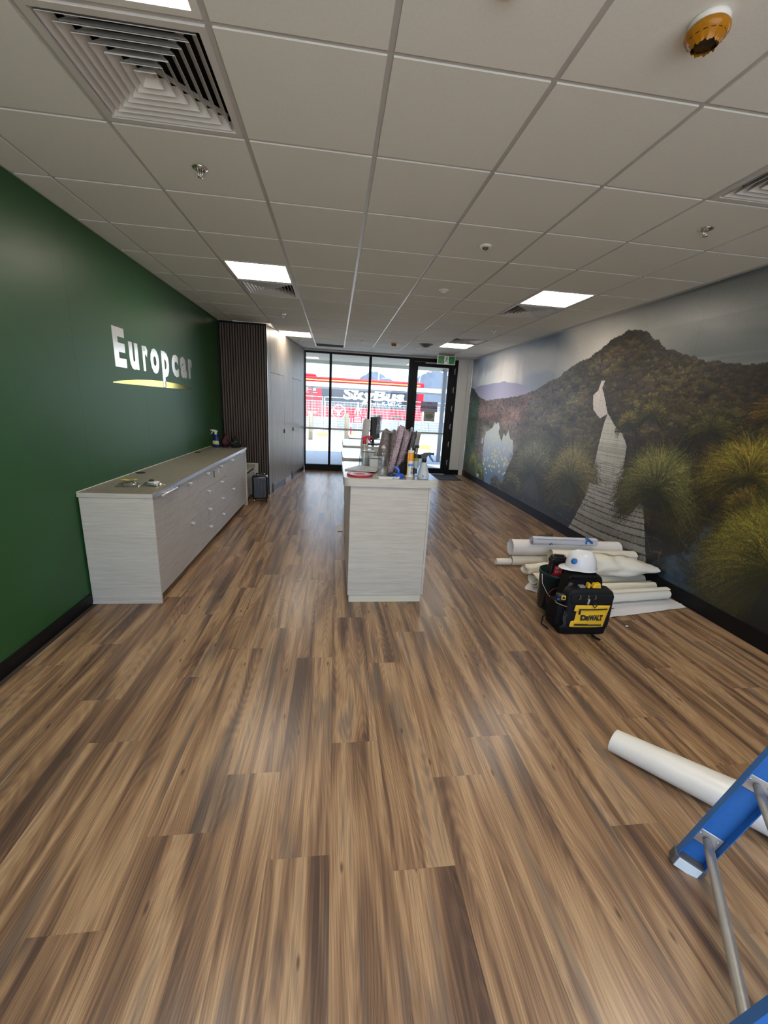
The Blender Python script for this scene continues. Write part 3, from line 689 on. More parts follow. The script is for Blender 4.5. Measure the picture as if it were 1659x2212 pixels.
swoosh([(3.162, 1.682), (3.5, 1.683), (3.8, 1.687), (4.079, 1.693)], [(3.162, 1.747), (3.5, 1.739), (3.8, 1.720), (4.075, 1.696)])
# ================================================================ THINGS ON THE NEAREST DESK
Z1 = DT
M_clear = glass_mat('clear_plastic', (0.965, 0.975, 0.975), 0.06, 2.4)
M_liquid = glass_mat('clear_liquid', (0.92, 0.95, 0.96), 0.03, 1.0)
def ribs(q, r, z0, z1, n=24, c=(0, 0, 0), d=0.001):
    for k in range(n):
        a = 2*math.pi*k/n; q.box(r-0.0005, r+d, -0.001, 0.001, z0, z1, M=Matrix.Translation(c) @ Matrix.Rotation(a, 4, 'Z'))
# flat reel of red tape
t = thing('tape_reel', 'flat reel of red edged tape lying at the front left of the desk', 'tape', (0.045, 1.500, Z1))
q = MB(); q.lathe([(0.098, 0.0), (0.105, 0.001), (0.106, 0.012), (0.098, 0.014), (0.096, 0.012)], 48, cap=False); q.build('red_rim', mat('tape_red', (0.55, 0.01, 0.03), 0.3), t)
q = MB(); q.lathe([(0.040, 0.004), (0.096, 0.004), (0.097, 0.0125), (0.040, 0.0125), (0.040, 0.004)], 48, cap=False); q.build('tape_winding', mat('tape_lilac', (0.60, 0.55, 0.66), 0.25, vary=0.2, vscale=60), t)
q = MB(); q.lathe([(0.034, 0.0), (0.041, 0.0), (0.041, 0.0145), (0.034, 0.0145), (0.034, 0.0)], 36, cap=False); q.build('reel_core', mat('core_pink', (0.55, 0.22, 0.25), 0.5), t)
# booklets
M_paper = mat('white_paper', (0.72, 0.72, 0.70), 0.6, vary=0.03)
M_print = mat('printed_cover', (0.45, 0.50, 0.50), 0.4, vary=0.35, vscale=25)
for i, (x, y, a, lab) in enumerate(((0.075, 1.80, -28, 'grey printed booklet lying under the other one, behind the red tape reel'), (0.115, 1.76, -12, 'upper grey printed booklet behind the red tape reel'))):
    t = thing('booklet', lab, 'booklet', (x, y, Z1+0.001+i*0.010), math.radians(a))
    MB().box(-0.095, 0.095, -0.13, 0.13, 0.0008, 0.0082).build('pages', M_paper, t)
    q = MB(); q.box(-0.097, 0.097, -0.132, 0.132, 0.0082, 0.009); q.box(-0.097, 0.097, -0.132, 0.132, 0.0, 0.0008); q.box(-0.0975, -0.097, -0.132, 0.132, 0, 0.009); q.build('cover', M_print, t)
# red trigger clear spray bottle
def trigger_head(p, z, s, body_m, trig_m, flip=1, noz_m=None):
    q = MB(); q.lathe([(0.0, -0.004*s), (0.015*s, -0.004*s), (0.0155*s, 0.018*s), (0.011*s, 0.022*s), (0.0, 0.022*s)], 20, c=(0, 0, z), cap=False)
    pts = [(-0.024, 0.030), (-0.020, 0.046), (0.0, 0.056), (0.034, 0.060), (0.050, 0.056), (0.050, 0.046), (0.020, 0.040), (0.010, 0.020), (-0.010, 0.020)]
    v = [(flip*x*s, -0.0095*s, z+zz*s) for x, zz in pts]+[(flip*x*s, 0.0095*s, z+zz*s) for x, zz in pts]; n = len(pts)
    q.faces(v, [tuple(range(n)), tuple(range(2*n-1, n-1, -1))]+[(i, (i+1) % n, n+(i+1) % n, n+i) for i in range(n)])
    q.build('trigger_head', body_m, p)
    q = MB(); q.tube([(flip*0.030*s, 0, z+0.044*s), (flip*0.038*s, 0, z+0.028*s), (flip*0.050*s, 0, z+0.012*s), (flip*0.060*s, 0, z+0.002*s)], [0.006*s, 0.0065*s, 0.006*s, 0.003*s], seg=8); q.build('trigger', trig_m, p)
    q = MB(); q.lathe([(0.0, 0), (0.008*s, 0), (0.008*s, 0.010*s), (0, 0.010*s)], 8, M=Matrix.Translation((flip*0.049*s, 0, z+0.051*s)) @ Matrix.Rotation(flip*math.pi/2, 4, 'Y'), cap=False, smooth=False); q.build('nozzle', noz_m or body_m, p)
M_rplas = mat('red_plastic', (0.50, 0.01, 0.03), 0.35)
t = thing('spray_bottle', 'clear spray bottle with a red and white trigger behind the booklets', 'spray bottle', (0.105, 1.950, Z1), math.radians(8))
MB().lathe([(0.0, 0.0), (0.041, 0.001), (0.044, 0.008), (0.044, 0.085), (0.038, 0.130), (0.024, 0.175), (0.014, 0.205), (0.014, 0.215)], 32, cap=False).build('bottle_body', M_clear, t)
MB().lathe([(0.0, 0.002), (0.040, 0.003), (0.0425, 0.010), (0.0425, 0.082), (0.0, 0.082)], 32, cap=False).build('liquid', M_liquid, t)
MB().tube([(0, 0, 0.01), (0.002, 0, 0.12), (0, 0, 0.215)], 0.0022, seg=6).build('dip_tube', mat('sign_white'), t)
trigger_head(t, 0.216, 1.15, M_rplas, M_rplas, 1)
# clear bottle in front
t = thing('water_bottle', 'tall clear plastic bottle with pale pink cap at the middle front of the desk', 'bottle', (0.222, 1.470, Z1))
MB().lathe([(0.0, 0.004), (0.020, 0.0), (0.036, 0.002), (0.040, 0.010), (0.040, 0.070), (0.038, 0.075), (0.040, 0.080), (0.040, 0.150), (0.036, 0.178), (0.022, 0.205), (0.013, 0.220), (0.013, 0.232)], 36, cap=False).build('bottle_body', M_clear, t)
MB().lathe([(0.0, 0.005), (0.037, 0.006), (0.0385, 0.012), (0.0385, 0.068), (0.0, 0.068)], 36, cap=False).build('liquid', M_liquid, t)
q = MB(); q.lathe([(0.0, 0.225), (0.015, 0.226), (0.0155, 0.238), (0.010, 0.244), (0.008, 0.250), (0.0, 0.251)], 24, cap=False); ribs(q, 0.0155, 0.227, 0.237, 20); q.build('cap', mat('pale_pink_cap', (0.68, 0.52, 0.52), 0.4), t)
q = MB()
for k in range(7):
    z = 0.085+k*0.0085; q.lathe([(0.0402, z), (0.0406, z), (0.0406, z+0.004), (0.0402, z+0.004)], 36, cap=False)
q.lathe([(0.0404, 0.10), (0.0404, 0.145)], 36, cap=False) if False else None
q.build('label_print', glass_mat('label_print', (0.55, 0.60, 0.62), 0.4, 3.0), t)
# flat white box
t = thing('flat_box', 'small flat white box at the front edge before the clear bottle', 'box', (0.258, 1.388, Z1), math.radians(2))
MB().box(-0.080, 0.080, -0.022, 0.022, 0.0, 0.014, bev=0.001).build('box_body', M_paper, t)
q = MB(); q.box(-0.078, -0.074, -0.0226, -0.022, 0.001, 0.013); q.box(0.030, 0.052, -0.0226, -0.022, 0.004, 0.008); q.box(0.060, 0.066, -0.0226, -0.022, 0.003, 0.010); q.build('label_print', mat('teal_print', (0.05, 0.18, 0.17), 0.5), t)
MB().lathe([(0.0, -0.01), (0.009, -0.01), (0.009, 0.004), (0, 0.004)], 16, M=Matrix.Translation((0.088, 0, 0.009)) @ Matrix.Rotation(math.pi/2, 4, 'Y'), cap=False).build('end_plug', mat('white_plastic'), t)
# blue scrubbing brush
M_blue = mat('blue_plastic', (0.03, 0.10, 0.55), 0.35)
t = thing('scrubbing_brush', 'bright blue round scrubbing brush with knob handle beside the sealant', 'brush', (0.352, 1.440, Z1))
q = MB(); q.lathe([(0.0, 0.0), (0.037, 0.0), (0.038, 0.004), (0.037, 0.030), (0.030, 0.036), (0.0, 0.038)], 36, cap=False); ribs(q, 0.0375, 0.003, 0.028, 30, d=0.0015); q.build('brush_cup', M_blue, t)
q = MB(); q.tube([(-0.004, 0, 0.034), (-0.004, 0, 0.060), (-0.016, 0.005, 0.078), (-0.040, 0.012, 0.080)], [0.012, 0.010, 0.013, 0.009], seg=12); q.build('handle', mat('light_blue_plastic', (0.06, 0.18, 0.65), 0.35), t)
q = MB(); q.lathe([(0.0, 0.0), (0.030, 0.0), (0.034, 0.026), (0.032, 0.026), (0.028, 0.003), (0, 0.003)], 28, c=(-0.055, 0.045, 0), cap=False); q.build('drip_tray', mat('dark_tray', (0.02, 0.05, 0.10), 0.3), t)
# sealant cartridge
t = thing('sealant_cartridge', 'orange and white sealant cartridge standing on its white base', 'cartridge', (0.447, 1.480, Z1))
MB().lathe([(0.0, 0), (0.031, 0.0), (0.031, 0.010), (0.027, 0.013), (0.0, 0.013)], 28, cap=False).build('base_cap', mat('white_plastic'), t)
MB().lathe([(0.0245, 0.012), (0.0245, 0.118)], 28).build('lower_sleeve', mat('sleeve_white', (0.70, 0.72, 0.72), 0.35, vary=0.12, vscale=45), t)
MB().lathe([(0.0247, 0.135), (0.0247, 0.196), (0.0235, 0.199), (0.0, 0.199)], 28, cap=False).build('upper_sleeve', mat('orange_label', (0.85, 0.36, 0.01), 0.3), t)
MB().lathe([(0.0246, 0.118), (0.0246, 0.135)], 28, cap=False).build('blue_band', mat('band_white', (0.75, 0.75, 0.72), 0.35), t)
MB().lathe([(0.0248, 0.092), (0.0248, 0.112)], 28, cap=False).build('blue_band', mat('label_blue', (0.08, 0.28, 0.62), 0.35), t)
q = MB(); q.box(-0.0255, -0.020, -0.016, 0.0, 0.012, 0.197); q.build('orange_stripe', mat('orange_label'), t)
q = MB()
for k in range(5): q.box(0.002, 0.016, -0.0252, -0.0243+0.003, 0.030+k*0.011, 0.035+k*0.011)
q.build('lettering', mat('print_black', (0.03, 0.03, 0.03), 0.5), t)
MB().lathe([(0.0235, 0.199), (0.0245, 0.204), (0.0245, 0.216), (0.012, 0.219), (0.006, 0.224), (0.006, 0.236), (0.004, 0.240), (0, 0.240)], 24, cap=False).build('nozzle_cap', mat('clear_white', (0.75, 0.76, 0.78), 0.2), t)
# round clear bottle, black cap, dark label
t = thing('liquid_bottle', 'clear round bottle with black cap and dark green label', 'bottle', (0.508, 1.560, Z1), math.radians(-10))
MB().lathe([(0.0, 0.0), (0.044, 0.001), (0.047, 0.008), (0.047, 0.155), (0.044, 0.185), (0.030, 0.212), (0.017, 0.226), (0.017, 0.235)], 32, cap=False).build('bottle_body', M_clear, t)
MB().lathe([(0.0, 0.003), (0.044, 0.004), (0.0455, 0.010), (0.0455, 0.170), (0.0, 0.170)], 32, cap=False).build('liquid', M_liquid, t)
q = MB(); q.lathe([(0.0, 0.232), (0.0185, 0.232), (0.0185, 0.252), (0.0, 0.254)], 24, cap=False); ribs(q, 0.0185, 0.234, 0.251, 24); q.build('cap', mat('cap_dark', (0.03, 0.035, 0.02), 0.4), t)
MB().lathe([(0.0474, 0.150), (0.0474, 0.176)], 36, cap=False).build('label_band', mat('label_black', (0.015, 0.015, 0.012), 0.4), t)
def arc_patch(name, r, a0, a1, z0, z1, m, p):
    def f(u, v):
        a = math.radians(a0+(a1-a0)*u); return (r*math.cos(a), r*math.sin(a), z0+(z1-z0)*v)
    return MB().grid(f, 14, 3).build(name, m, p)
arc_patch('label_patch', 0.0477, 235, 300, 0.128, 0.152, mat('label_olive', (0.28, 0.32, 0.05), 0.4, vary=0.3, vscale=80), t)
arc_patch('label_patch', 0.0476, 225, 300, 0.075, 0.126, mat('label_silver', (0.45, 0.45, 0.43), 0.3, vary=0.5, vscale=70), t)
arc_patch('label_patch', 0.0476, 240, 285, 0.025, 0.070, mat('label_black'), t)
# white spray bottle with black head and blue trigger
t = thing('spray_bottle', 'white conical spray bottle with black head and blue trigger, front right', 'spray bottle', (0.548, 1.428, Z1), math.radians(-6))
MB().lathe([(0.0, 0.0), (0.042, 0.0), (0.047, 0.006), (0.047, 0.020), (0.042, 0.050), (0.029, 0.100), (0.018, 0.134), (0.016, 0.140), (0.0, 0.140)], 36, cap=False, ).build('bottle_body', mat('milky_plastic', (0.62, 0.66, 0.68), 0.35, trans=0.15), t)
M_blk = mat('black_plastic', (0.012, 0.012, 0.013), 0.35)
trigger_head(t, 0.138, 1.25, M_blk, mat('sky_blue_plastic', (0.05, 0.25, 0.60), 0.35), 1)
MB().lathe([(0.018, 0.128), (0.019, 0.150), (0.016, 0.166)], 20, cap=True).build('collar', M_blk, t)
arc_patch('round_logo', 0.0475, 254, 272, 0.018, 0.036, mat('logo_blue', (0.10, 0.32, 0.75), 0.4), t)
arc_patch('barcode_label', 0.0478, 285, 306, 0.010, 0.036, mat('sign_white'), t)
q = MB()
for k in range(5):
    a = math.radians(289+k*3.2); q.box(0.0476, 0.0482, -0.0005, 0.0005, 0.014, 0.032, M=Matrix.Rotation(a, 4, 'Z'))
q.build('barcode_bars', mat('print_black'), t)
# small carton: dark sides, pale end, blue-white top
def carton(x, y, a, w, d, h, label, z=Z1):
    t = thing('carton', label, 'box', (x, y, z), math.radians(a))
    MB().box(-w/2, w/2, -d/2, d/2, 0, h, bev=0.001).build('carton_body', mat('carton_white', (0.62, 0.62, 0.58), 0.5), t)
    MB().box(-w/2-0.0008, -w/2, -d/2+0.002, d/2-0.002, 0.002, h-0.002).build('dark_side', mat('carton_dark', (0.035, 0.035, 0.045), 0.4), t)
    q = MB(); q.box(-w/2, w/2, -d/2, d/2, h, h+0.0012); q.build('carton_top', mat('carton_top', (0.60, 0.66, 0.72), 0.35), t)
    MB().box(-w/2-0.001, w/2+0.001, -d/2-0.001, -d/2+0.006, h-0.006, h+0.002).build('lid_edge', mat('carton_dark'), t)
carton(0.215, 1.93, -10, 0.10, 0.17, 0.095, 'small white carton with dark side and blue white top, behind the clear bottle')
carton(0.165, 2.16, -8, 0.11, 0.15, 0.125, 'beige carton with dark lid edge at the back of the nearest desk')
# bubble wrapped bundles
def bubble_mat(name, c1, c2, sc):
    M = bpy.data.materials.new(name); M.use_nodes = True; tt = M.node_tree; b = tt.nodes['Principled BSDF']; L = tt.links.new
    tc = N(tt, 'ShaderNodeTexCoord'); v = N(tt, 'ShaderNodeTexVoronoi', {'Scale': sc, 'Randomness': 0.25}); L(tc.outputs['Object'], v.inputs['Vector'])
    r = ramp(tt, [(0.15, c2), (0.55, c1)]); L(v.outputs['Distance'], r.inputs[0]); L(r.outputs[0], b.inputs['Base Color'])
    b.inputs['Roughness'].default_value = 0.25; bp = N(tt, 'ShaderNodeBump', {'Strength': 0.6, 'Distance': 0.003}); bp.invert = True
    L(v.outputs['Distance'], bp.inputs['Height']); L(bp.outputs[0], b.inputs['Normal']); return M
M_bub = bubble_mat('grey_bubble_wrap', (0.16, 0.14, 0.135), (0.34, 0.30, 0.29), 95)
M_bub2 = bubble_mat('pink_bubble_wrap', (0.20, 0.13, 0.145), (0.78, 0.62, 0.66), 120)
t = thing('wrapped_bundle', 'bulging grey bubble wrapped bundle with two rounded tops', 'package', (0.355, 2.13, Z1), math.radians(5))
def lobe(cx, w0, w1, h, lean, ph):
    def f(u, v):
        a = 2*math.pi*u; w = w0+(w1-w0)*v; end = math.sqrt(max(0.0, 1-max(0, (v-0.86)/0.14)**2)) if v > 0.86 else 1
        d = (0.055*(1-v)+0.030)*end
        n = 1+0.06*mnoise.noise(Vector((math.cos(a)*2+ph, math.sin(a)*2, v*5)))
        return (cx+lean*v+w*end*math.cos(a)*n, d*math.sin(a)*n, 0.002+h*v)
    return f
q = MB(); q.grid(lobe(-0.055, 0.075, 0.034, 0.345, 0.020, 0), 28, 26, closed_u=True); q.build('wrap_lobe', M_bub, t)
q = MB(); q.grid(lobe(0.030, 0.060, 0.034, 0.340, 0.012, 5), 28, 26, closed_u=True); q.build('wrap_lobe', M_bub, t)
# leaning wrapped panels
for i, (x, y, w, d, h, lean, material, lab) in enumerate(((0.315, 1.72, 0.050, 0.10, 0.375, 0.080, M_bub2, 'leaning bubble wrapped board, leftmost of the leaning ones'),
                                              (0.380, 1.73, 0.056, 0.11, 0.350, 0.072, M_bub2, 'leaning bubble wrapped board next to the dark plastic one'),
                                              (0.452, 1.74, 0.046, 0.10, 0.335, 0.055, mat('charcoal_film', (0.055, 0.045, 0.045), 0.3), 'leaning board in charcoal plastic film'),
                                              (0.503, 1.75, 0.016, 0.10, 0.210, 0.020, M_blk, 'short black board leaning at the right of the wrapped ones'))):
    t = thing('wrapped_board', lab, 'package', (x, y, Z1))
    def f(u, v, w=w, d=d, h=h, lean=lean, i=i):
        a = 2*math.pi*u; cx = abs(math.cos(a))**0.35*math.copysign(1, math.cos(a)); sy = abs(math.sin(a))**0.35*math.copysign(1, math.sin(a))
        k = 1+0.05*mnoise.noise(Vector((math.cos(a)*3+i*7, math.sin(a)*3, v*6)))
        fl = 1+0.06*v*math.sin(a*5+i) if v > 0.9 else 1
        return (lean*v+cx*w/2*k, sy*d/2*k, 0.001+h*v*(1+0.02*math.sin(a*2+i))*fl)
    q = MB(); q.grid(f, 40, 24, closed_u=True); bm = q.bm
    bm.verts.ensure_lookup_table(); bm.faces.new([bm.verts[k] for k in range(39, -1, -1)]).material_index = 0; bm.faces.new([bm.verts[23*40+k] for k in range(40)])
    q.build('board_wrap', material, t)
    MB().box(-0.002+lean*0.5-w*0.5-0.001, lean*0.5-w*0.5+0.002, -d*0.52, d*0.52, h*0.48, h*0.53).build('tape_strip', glass_mat('tape_clear', (0.8, 0.8, 0.8), 0.1, 3), t)
t = thing('foam_roll', 'pale grey foam sheet roll standing behind the sealant cartridge', 'roll', (0.530, 1.86, Z1))
def f(u, v):
    a = 2*math.pi*u*1.6; r = 0.036-0.008*u; return (0.03*v+r*math.cos(a), r*math.sin(a), 0.34*v-0.02*v*math.sin(a*0.5)*0)
MB().grid(f, 48, 10).build('foam_sheet', mat('pale_foam', (0.42, 0.42, 0.39), 0.6, vary=0.15, vscale=30), t)
t = thing('shoulder_bag', 'small black strappy bag slumped beside the sealant cartridge', 'bag', (0.415, 1.605, Z1))
def f(u, v):
    a = 2*math.pi*u; w = 0.045*math.sin(math.pi*(0.08+0.84*v))**0.5; n = 1+0.2*mnoise.noise(Vector((math.cos(a)*2, math.sin(a)*2, v*4)))
    return (w*math.cos(a)*n, w*0.6*math.sin(a)*n, 0.10*v)
MB().grid(f, 24, 12, closed_u=True).build('bag_body', mat('black_cloth', (0.010, 0.010, 0.011), 0.8, vary=0.2), t)
MB().tube([(-0.03, -0.02, 0.07), (-0.02, -0.035, 0.12), (0.015, -0.036, 0.115), (0.035, -0.03, 0.06), (0.04, -0.03, 0.01)], 0.005, seg=8, flat=0.4).build('strap', mat('black_cloth'), t)
# lime green disc and monitor on further desks
t = thing('round_cushion', 'lime green round object half hidden behind the grey bundle', 'cushion', (0.53, 2.78, Z1), math.radians(20))
MB().lathe([(0.0, -0.02), (0.115, -0.018), (0.125, 0.0), (0.115, 0.018), (0.0, 0.02)], 40, M=Matrix.Translation((-0.04, 0, 0.135)) @ Matrix.Rotation(math.pi/2, 4, 'X'), cap=False).build('green_disc', mat('lime_green', (0.20, 0.42, 0.015), 0.4), t)
MB().box(-0.10, 0.02, -0.04, 0.04, 0, 0.012, bev=0.003).build('disc_foot', mat('lime_green'), t)
t = thing('monitor', 'dark computer monitor draped in pale blue protective film', 'monitor', (0.405, 4.25, Z1), math.radians(66))
MB().box(-0.12, 0.12, -0.09, 0.09, 0, 0.012, bev=0.004).build('monitor_base', M_blk, t); MB().box(-0.03, 0.03, 0.0, 0.02, 0.012, 0.14).build('monitor_neck', M_blk, t)
MB().box(-0.19, 0.19, -0.03, -0.005, 0.07, 0.39, bev=0.004).build('screen', M_blk, t)
q = MB(); q.grid(lambda u, v: (0.02+0.19*u-0.05*(1-v), -0.040+0.006*mnoise.noise(Vector((u*5, v*6, 0)))-0.010*u, 0.14+0.27*v+0.015*u), 24, 16); q.build('protective_film', glass_mat('blue_film', (0.62, 0.72, 0.86), 0.15, 4), t)
t = thing('paper_sleeve', 'tall white paper sleeve leaning beside the monitor', 'sleeve', (0.262, 3.98, Z1), math.radians(30))
q = MB(); q.grid(lambda u, v: (-0.06+0.10*u+0.04*v, 0.012*math.sin(u*math.pi), 0.001+0.37*v*(1-0.05*u)), 12, 8); q.build('sleeve_front', M_paper, t)
q = MB(); q.grid(lambda u, v: (-0.06+0.10*u+0.04*v, 0.03-0.012*math.sin(u*math.pi), 0.001+0.35*v*(1-0.05*u)), 12, 8); q.build('sleeve_back', M_paper, t)
# small pale scrap beyond the desks on the floor
t = thing('paper_scrap', 'pale blue white scrap on the floor left of the service desks', 'scrap', (-0.070, 3.45, 0.0))
def f(u, v): return (-0.035+0.07*u, -0.12+0.24*v, 0.004+0.012*abs(mnoise.noise(Vector((u*4, v*5, 2)))))
MB().grid(f, 8, 10).build('scrap_sheet', M_paper, t)

# ================================================================ THINGS ON THE LONG WORKTOP
ZW = 0.892
def poly_bag(x, y, a, w, d, label, inner):
    t = thing('plastic_bag', label, 'bag', (x, y, ZW), math.radians(a))
    def f(u, v):
        X = -w/2+w*u; Y = -d/2+d*v; e = math.sin(math.pi*u)**0.6*math.sin(math.pi*v)**0.6
        return (X, Y, 0.002+0.040*e*(0.8+0.5*mnoise.noise(Vector((u*4+x*9, v*4, 1))))+0.006*mnoise.noise(Vector((u*12, v*12, 3)))*e)
    MB().grid(f, 30, 24, smooth=False).build('clear_film', glass_mat('bag_film', (0.93, 0.93, 0.93), 0.22, 7.0), t)
    inner(t); return t
def in1(t):
    q = MB(); q.grid(lambda u, v: (-0.065+0.125*u, -0.030+0.060*v+0.008*math.sin(u*3), 0.052+0.003*math.sin(u*9)-0.006*v), 16, 5); q.build('yellow_label', mat('neon_yellow', (0.86, 0.92, 0.01), 0.5, emit=0), t)
    MB().box(-0.03, 0.045, -0.040, 0.0, 0.003, 0.028, bev=0.006).build('grey_part', mat('part_grey', (0.30, 0.30, 0.32), 0.35), t)
    MB().lathe([(0, 0.003), (0.018, 0.003), (0.018, 0.02), (0, 0.022)], 16, c=(0.005, 0.02, 0), cap=False).build('dark_part', M_blk, t)
def in2(t):
    MB().box(-0.035, 0.040, -0.028, 0.030, 0.003, 0.034, bev=0.008).build('white_part', mat('white_plastic'), t)
    MB().lathe([(0.0, 0), (0.019, 0), (0.020, 0.006), (0.012, 0.012), (0, 0.012)], 24, c=(-0.012, -0.004, 0.036), cap=False).build('dark_knob', M_blk, t)
poly_bag(-1.785, 1.655, 10, 0.17, 0.13, 'clear plastic bag with a neon yellow label on the long worktop', in1)
poly_bag(-1.620, 1.700, -20, 0.15, 0.11, 'clear plastic bag holding a white part with dark knob', in2)
t = thing('spray_bottle', 'dark blue spray bottle with white trigger at the far end of the long worktop', 'spray bottle', (-1.900, 4.555, ZW), math.radians(0))
MB().lathe([(0.0, 0.0), (0.050, 0.001), (0.053, 0.010), (0.053, 0.085), (0.044, 0.125), (0.026, 0.155), (0.020, 0.190), (0.0, 0.190)], 28, cap=False, sy=0.62).build('bottle_body', mat('navy_plastic', (0.008, 0.02, 0.16), 0.25), t)
def f(u, v):
    a = math.radians(215+110*u); return (0.0535*math.cos(a), 0.0535*0.63*math.sin(a), 0.045+0.035*v)
MB().grid(f, 12, 3).build('yellow_label', mat('label_yellow', (0.65, 0.62, 0.12), 0.4, vary=0.2, vscale=60), t)
MB().grid(lambda u, v: (0.0532*math.cos(math.radians(220+100*u)), 0.0532*0.63*math.sin(math.radians(220+100*u)), 0.083+0.014*v), 12, 3).build('white_label', mat('sign_white'), t)
trigger_head(t, 0.188, 1.15, mat('white_plastic'), mat('white_plastic'), -1)
t = thing('tote_bag', 'dark red bag slumped in the corner beside the blue spray bottle', 'bag', (-1.785, 4.60, ZW), 0)
def slump(w, d, h, sd):
    def f(u, v):
        a = 2*math.pi*u; s = math.sin(math.pi*min(1, 0.25+0.75*v))**0.7 if v < 1 else 0
        n = 1+0.55*mnoise.noise(Vector((math.cos(a)*1.7+sd, math.sin(a)*1.7, v*3.5)))
        return (w*max(0.04, s)*math.cos(a)*n, d*max(0.04, s)*math.sin(a)*n, h*v*(1+0.15*math.cos(a)*v))
    return f
MB().grid(slump(0.058, 0.05, 0.19, 3), 28, 18, closed_u=True).build('bag_body', mat('maroon_cloth', (0.045, 0.003, 0.009), 0.6, vary=0.2), t)
MB().tube([(-0.03, 0, 0.15), (-0.015, 0, 0.20), (0.02, 0, 0.20), (0.03, 0, 0.15)], 0.005, seg=8).build('strap', mat('maroon_cloth'), t)
t = thing('gear_bag', 'black bag with a pale curved trim near the slatted panel', 'bag', (-1.640, 4.60, ZW+0.004), 0)
MB().grid(slump(0.074, 0.055, 0.155, 8), 28, 18, closed_u=True).build('bag_body', mat('black_cloth'), t)
MB().tube([(-0.040, -0.052, 0.075), (-0.02, -0.058, 0.062), (0.0, -0.060, 0.070), (0.02, -0.058, 0.088), (0.045, -0.050, 0.092)], 0.003, seg=6).build('trim_cord', mat('cord_grey', (0.25, 0.24, 0.24), 0.5), t)
MB().tube([(0.05, -0.01, 0.06), (0.085, -0.02, 0.05), (0.095, -0.02, 0.015)], 0.010, seg=8).build('strap', mat('black_cloth'), t)

# ================================================================ SUITCASE
t = thing('suitcase', 'small glossy black hard shell suitcase before the grey tall cupboards', 'suitcase', (-1.350, 4.930, 0), math.radians(8))
M_shell = mat('gloss_black_shell', (0.012, 0.013, 0.016), 0.12, coat=0.5, vary=0.05)
MB().box(-0.125, 0.125, -0.095, 0.095, 0.045, 0.425, bev=0.03, seg=4).build('shell', M_shell, t)
q = MB()
for k in range(5): q.box(-0.085+k*0.0425-0.010, -0.085+k*0.0425+0.010, -0.101, -0.093, 0.085, 0.385, bev=0.004)
q.build('shell_ribs', M_shell, t)
MB().box(-0.127, 0.127, -0.006, 0.006, 0.07, 0.40, bev=0.002).build('zip_band', M_blk, t)
q = MB(); q.tube([(-0.06, 0.03, 0.42), (-0.06, 0.03, 0.448), (0.06, 0.03, 0.448), (0.06, 0.03, 0.42)], 0.010, seg=8); q.build('carry_handle', M_blk, t)
q = MB(); q.tube([(-0.05, 0.075, 0.42), (-0.05, 0.075, 0.435), (0.07, 0.075, 0.435), (0.07, 0.075, 0.42)], 0.008, seg=8); q.box(0.085, 0.118, -0.05, 0.05, 0.405, 0.432, bev=0.006); q.build('metal_corner', M_chrome, t)
for x in (-0.095, 0.095):
    for y in (-0.07, 0.07):
        q = MB(); q.tube([(x-0.011, y, 0.020), (x+0.011, y, 0.020)], 0.020, seg=16); q.box(x-0.015, x+0.015, y-0.012, y+0.012, 0.030, 0.05); q.build('wheel', M_blk, t)
MB().lathe([(0, 0), (0.012, 0), (0.012, 0.004), (0, 0.004)], 16, M=Matrix.Translation((-0.095, -0.094, 0.02)) @ Matrix.Rotation(math.pi/2, 4, 'X'), cap=False).build('wheel_hub', M_chrome, t)

# door mat and papers on the door
t = thing('door_mat', 'charcoal ribbed entrance mat inside the glass door', 'mat', (2.51, 7.78, 0))
MB().box(-0.34, 0.34, -0.40, 0.40, 0.0, 0.007, bev=0.002).build('mat_base', mat('mat_rubber', (0.02, 0.02, 0.022), 0.8), t)
q = MB()
for k in range(26): q.box(-0.325+k*0.025, -0.325+k*0.025+0.016, -0.385, 0.385, 0.007, 0.0105)
o = q.build('mat_ribs', mat('mat_grey', (0.065, 0.068, 0.075), 0.95, vary=0.3, vscale=150), t); o['kind'] = 'stuff'
M_lil = mat('lilac_paper', (0.36, 0.36, 0.50), 0.6, vary=0.04)
t = thing('door_notice', 'lilac NO ACCESS notice taped to the glass door', 'sign', (2.105, YF-0.0045, 1.64), 0)
MB().box(-0.207, 0.207, -0.001, 0.0005, -0.120, 0.120).build('notice_sheet', M_lil, t)
me = text_mesh('NO ACCESS', 0.074, 0.0004, 0.0016, align='CENTER'); link_obj('lettering', me, mat('ink_purple', (0.06, 0.02, 0.07), 0.5, vary=0), t, loc=(0, -0.0016, -0.035), rot=(math.pi/2, 0, 0))
me = text_mesh('NOTICE', 0.030, 0.0004, 0.0008, align='CENTER'); link_obj('lettering', me, mat('ink_purple'), t, loc=(0, -0.0016, 0.080), rot=(math.pi/2, 0, 0))
q = MB()
for x in (-0.195, 0.195):
    for z in (-0.105, 0.105): q.box(x-0.012, x+0.012, -0.002, -0.001, z-0.012, z+0.012)
q.build('tape_tab', mat('tape_dark', (0.12, 0.12, 0.16), 0.4), t)
t = thing('door_notice', 'green bordered notice below the lilac one on the door', 'sign', (2.125, YF-0.0045, 1.395), 0)
MB().box(-0.138, 0.138, -0.001, 0.0005, -0.10, 0.125).build('notice_sheet', mat('green_border_paper', (0.30, 0.36, 0.12), 0.6), t)
MB().box(-0.128, 0.128, -0.0016, -0.001, -0.080, 0.095).build('notice_panel', mat('grey_paper', (0.38, 0.42, 0.44), 0.6), t)
q = MB()
for k, w in enumerate((0.075, 0.095, 0.10, 0.098, 0.07)): q.box(-w, w, -0.002, -0.0016, 0.065-k*0.023, 0.078-k*0.023)
q.box(-0.03, 0.03, -0.002, -0.0016, -0.062, -0.055); q.build('lettering', mat('ink_green', (0.06, 0.09, 0.05), 0.5), t)

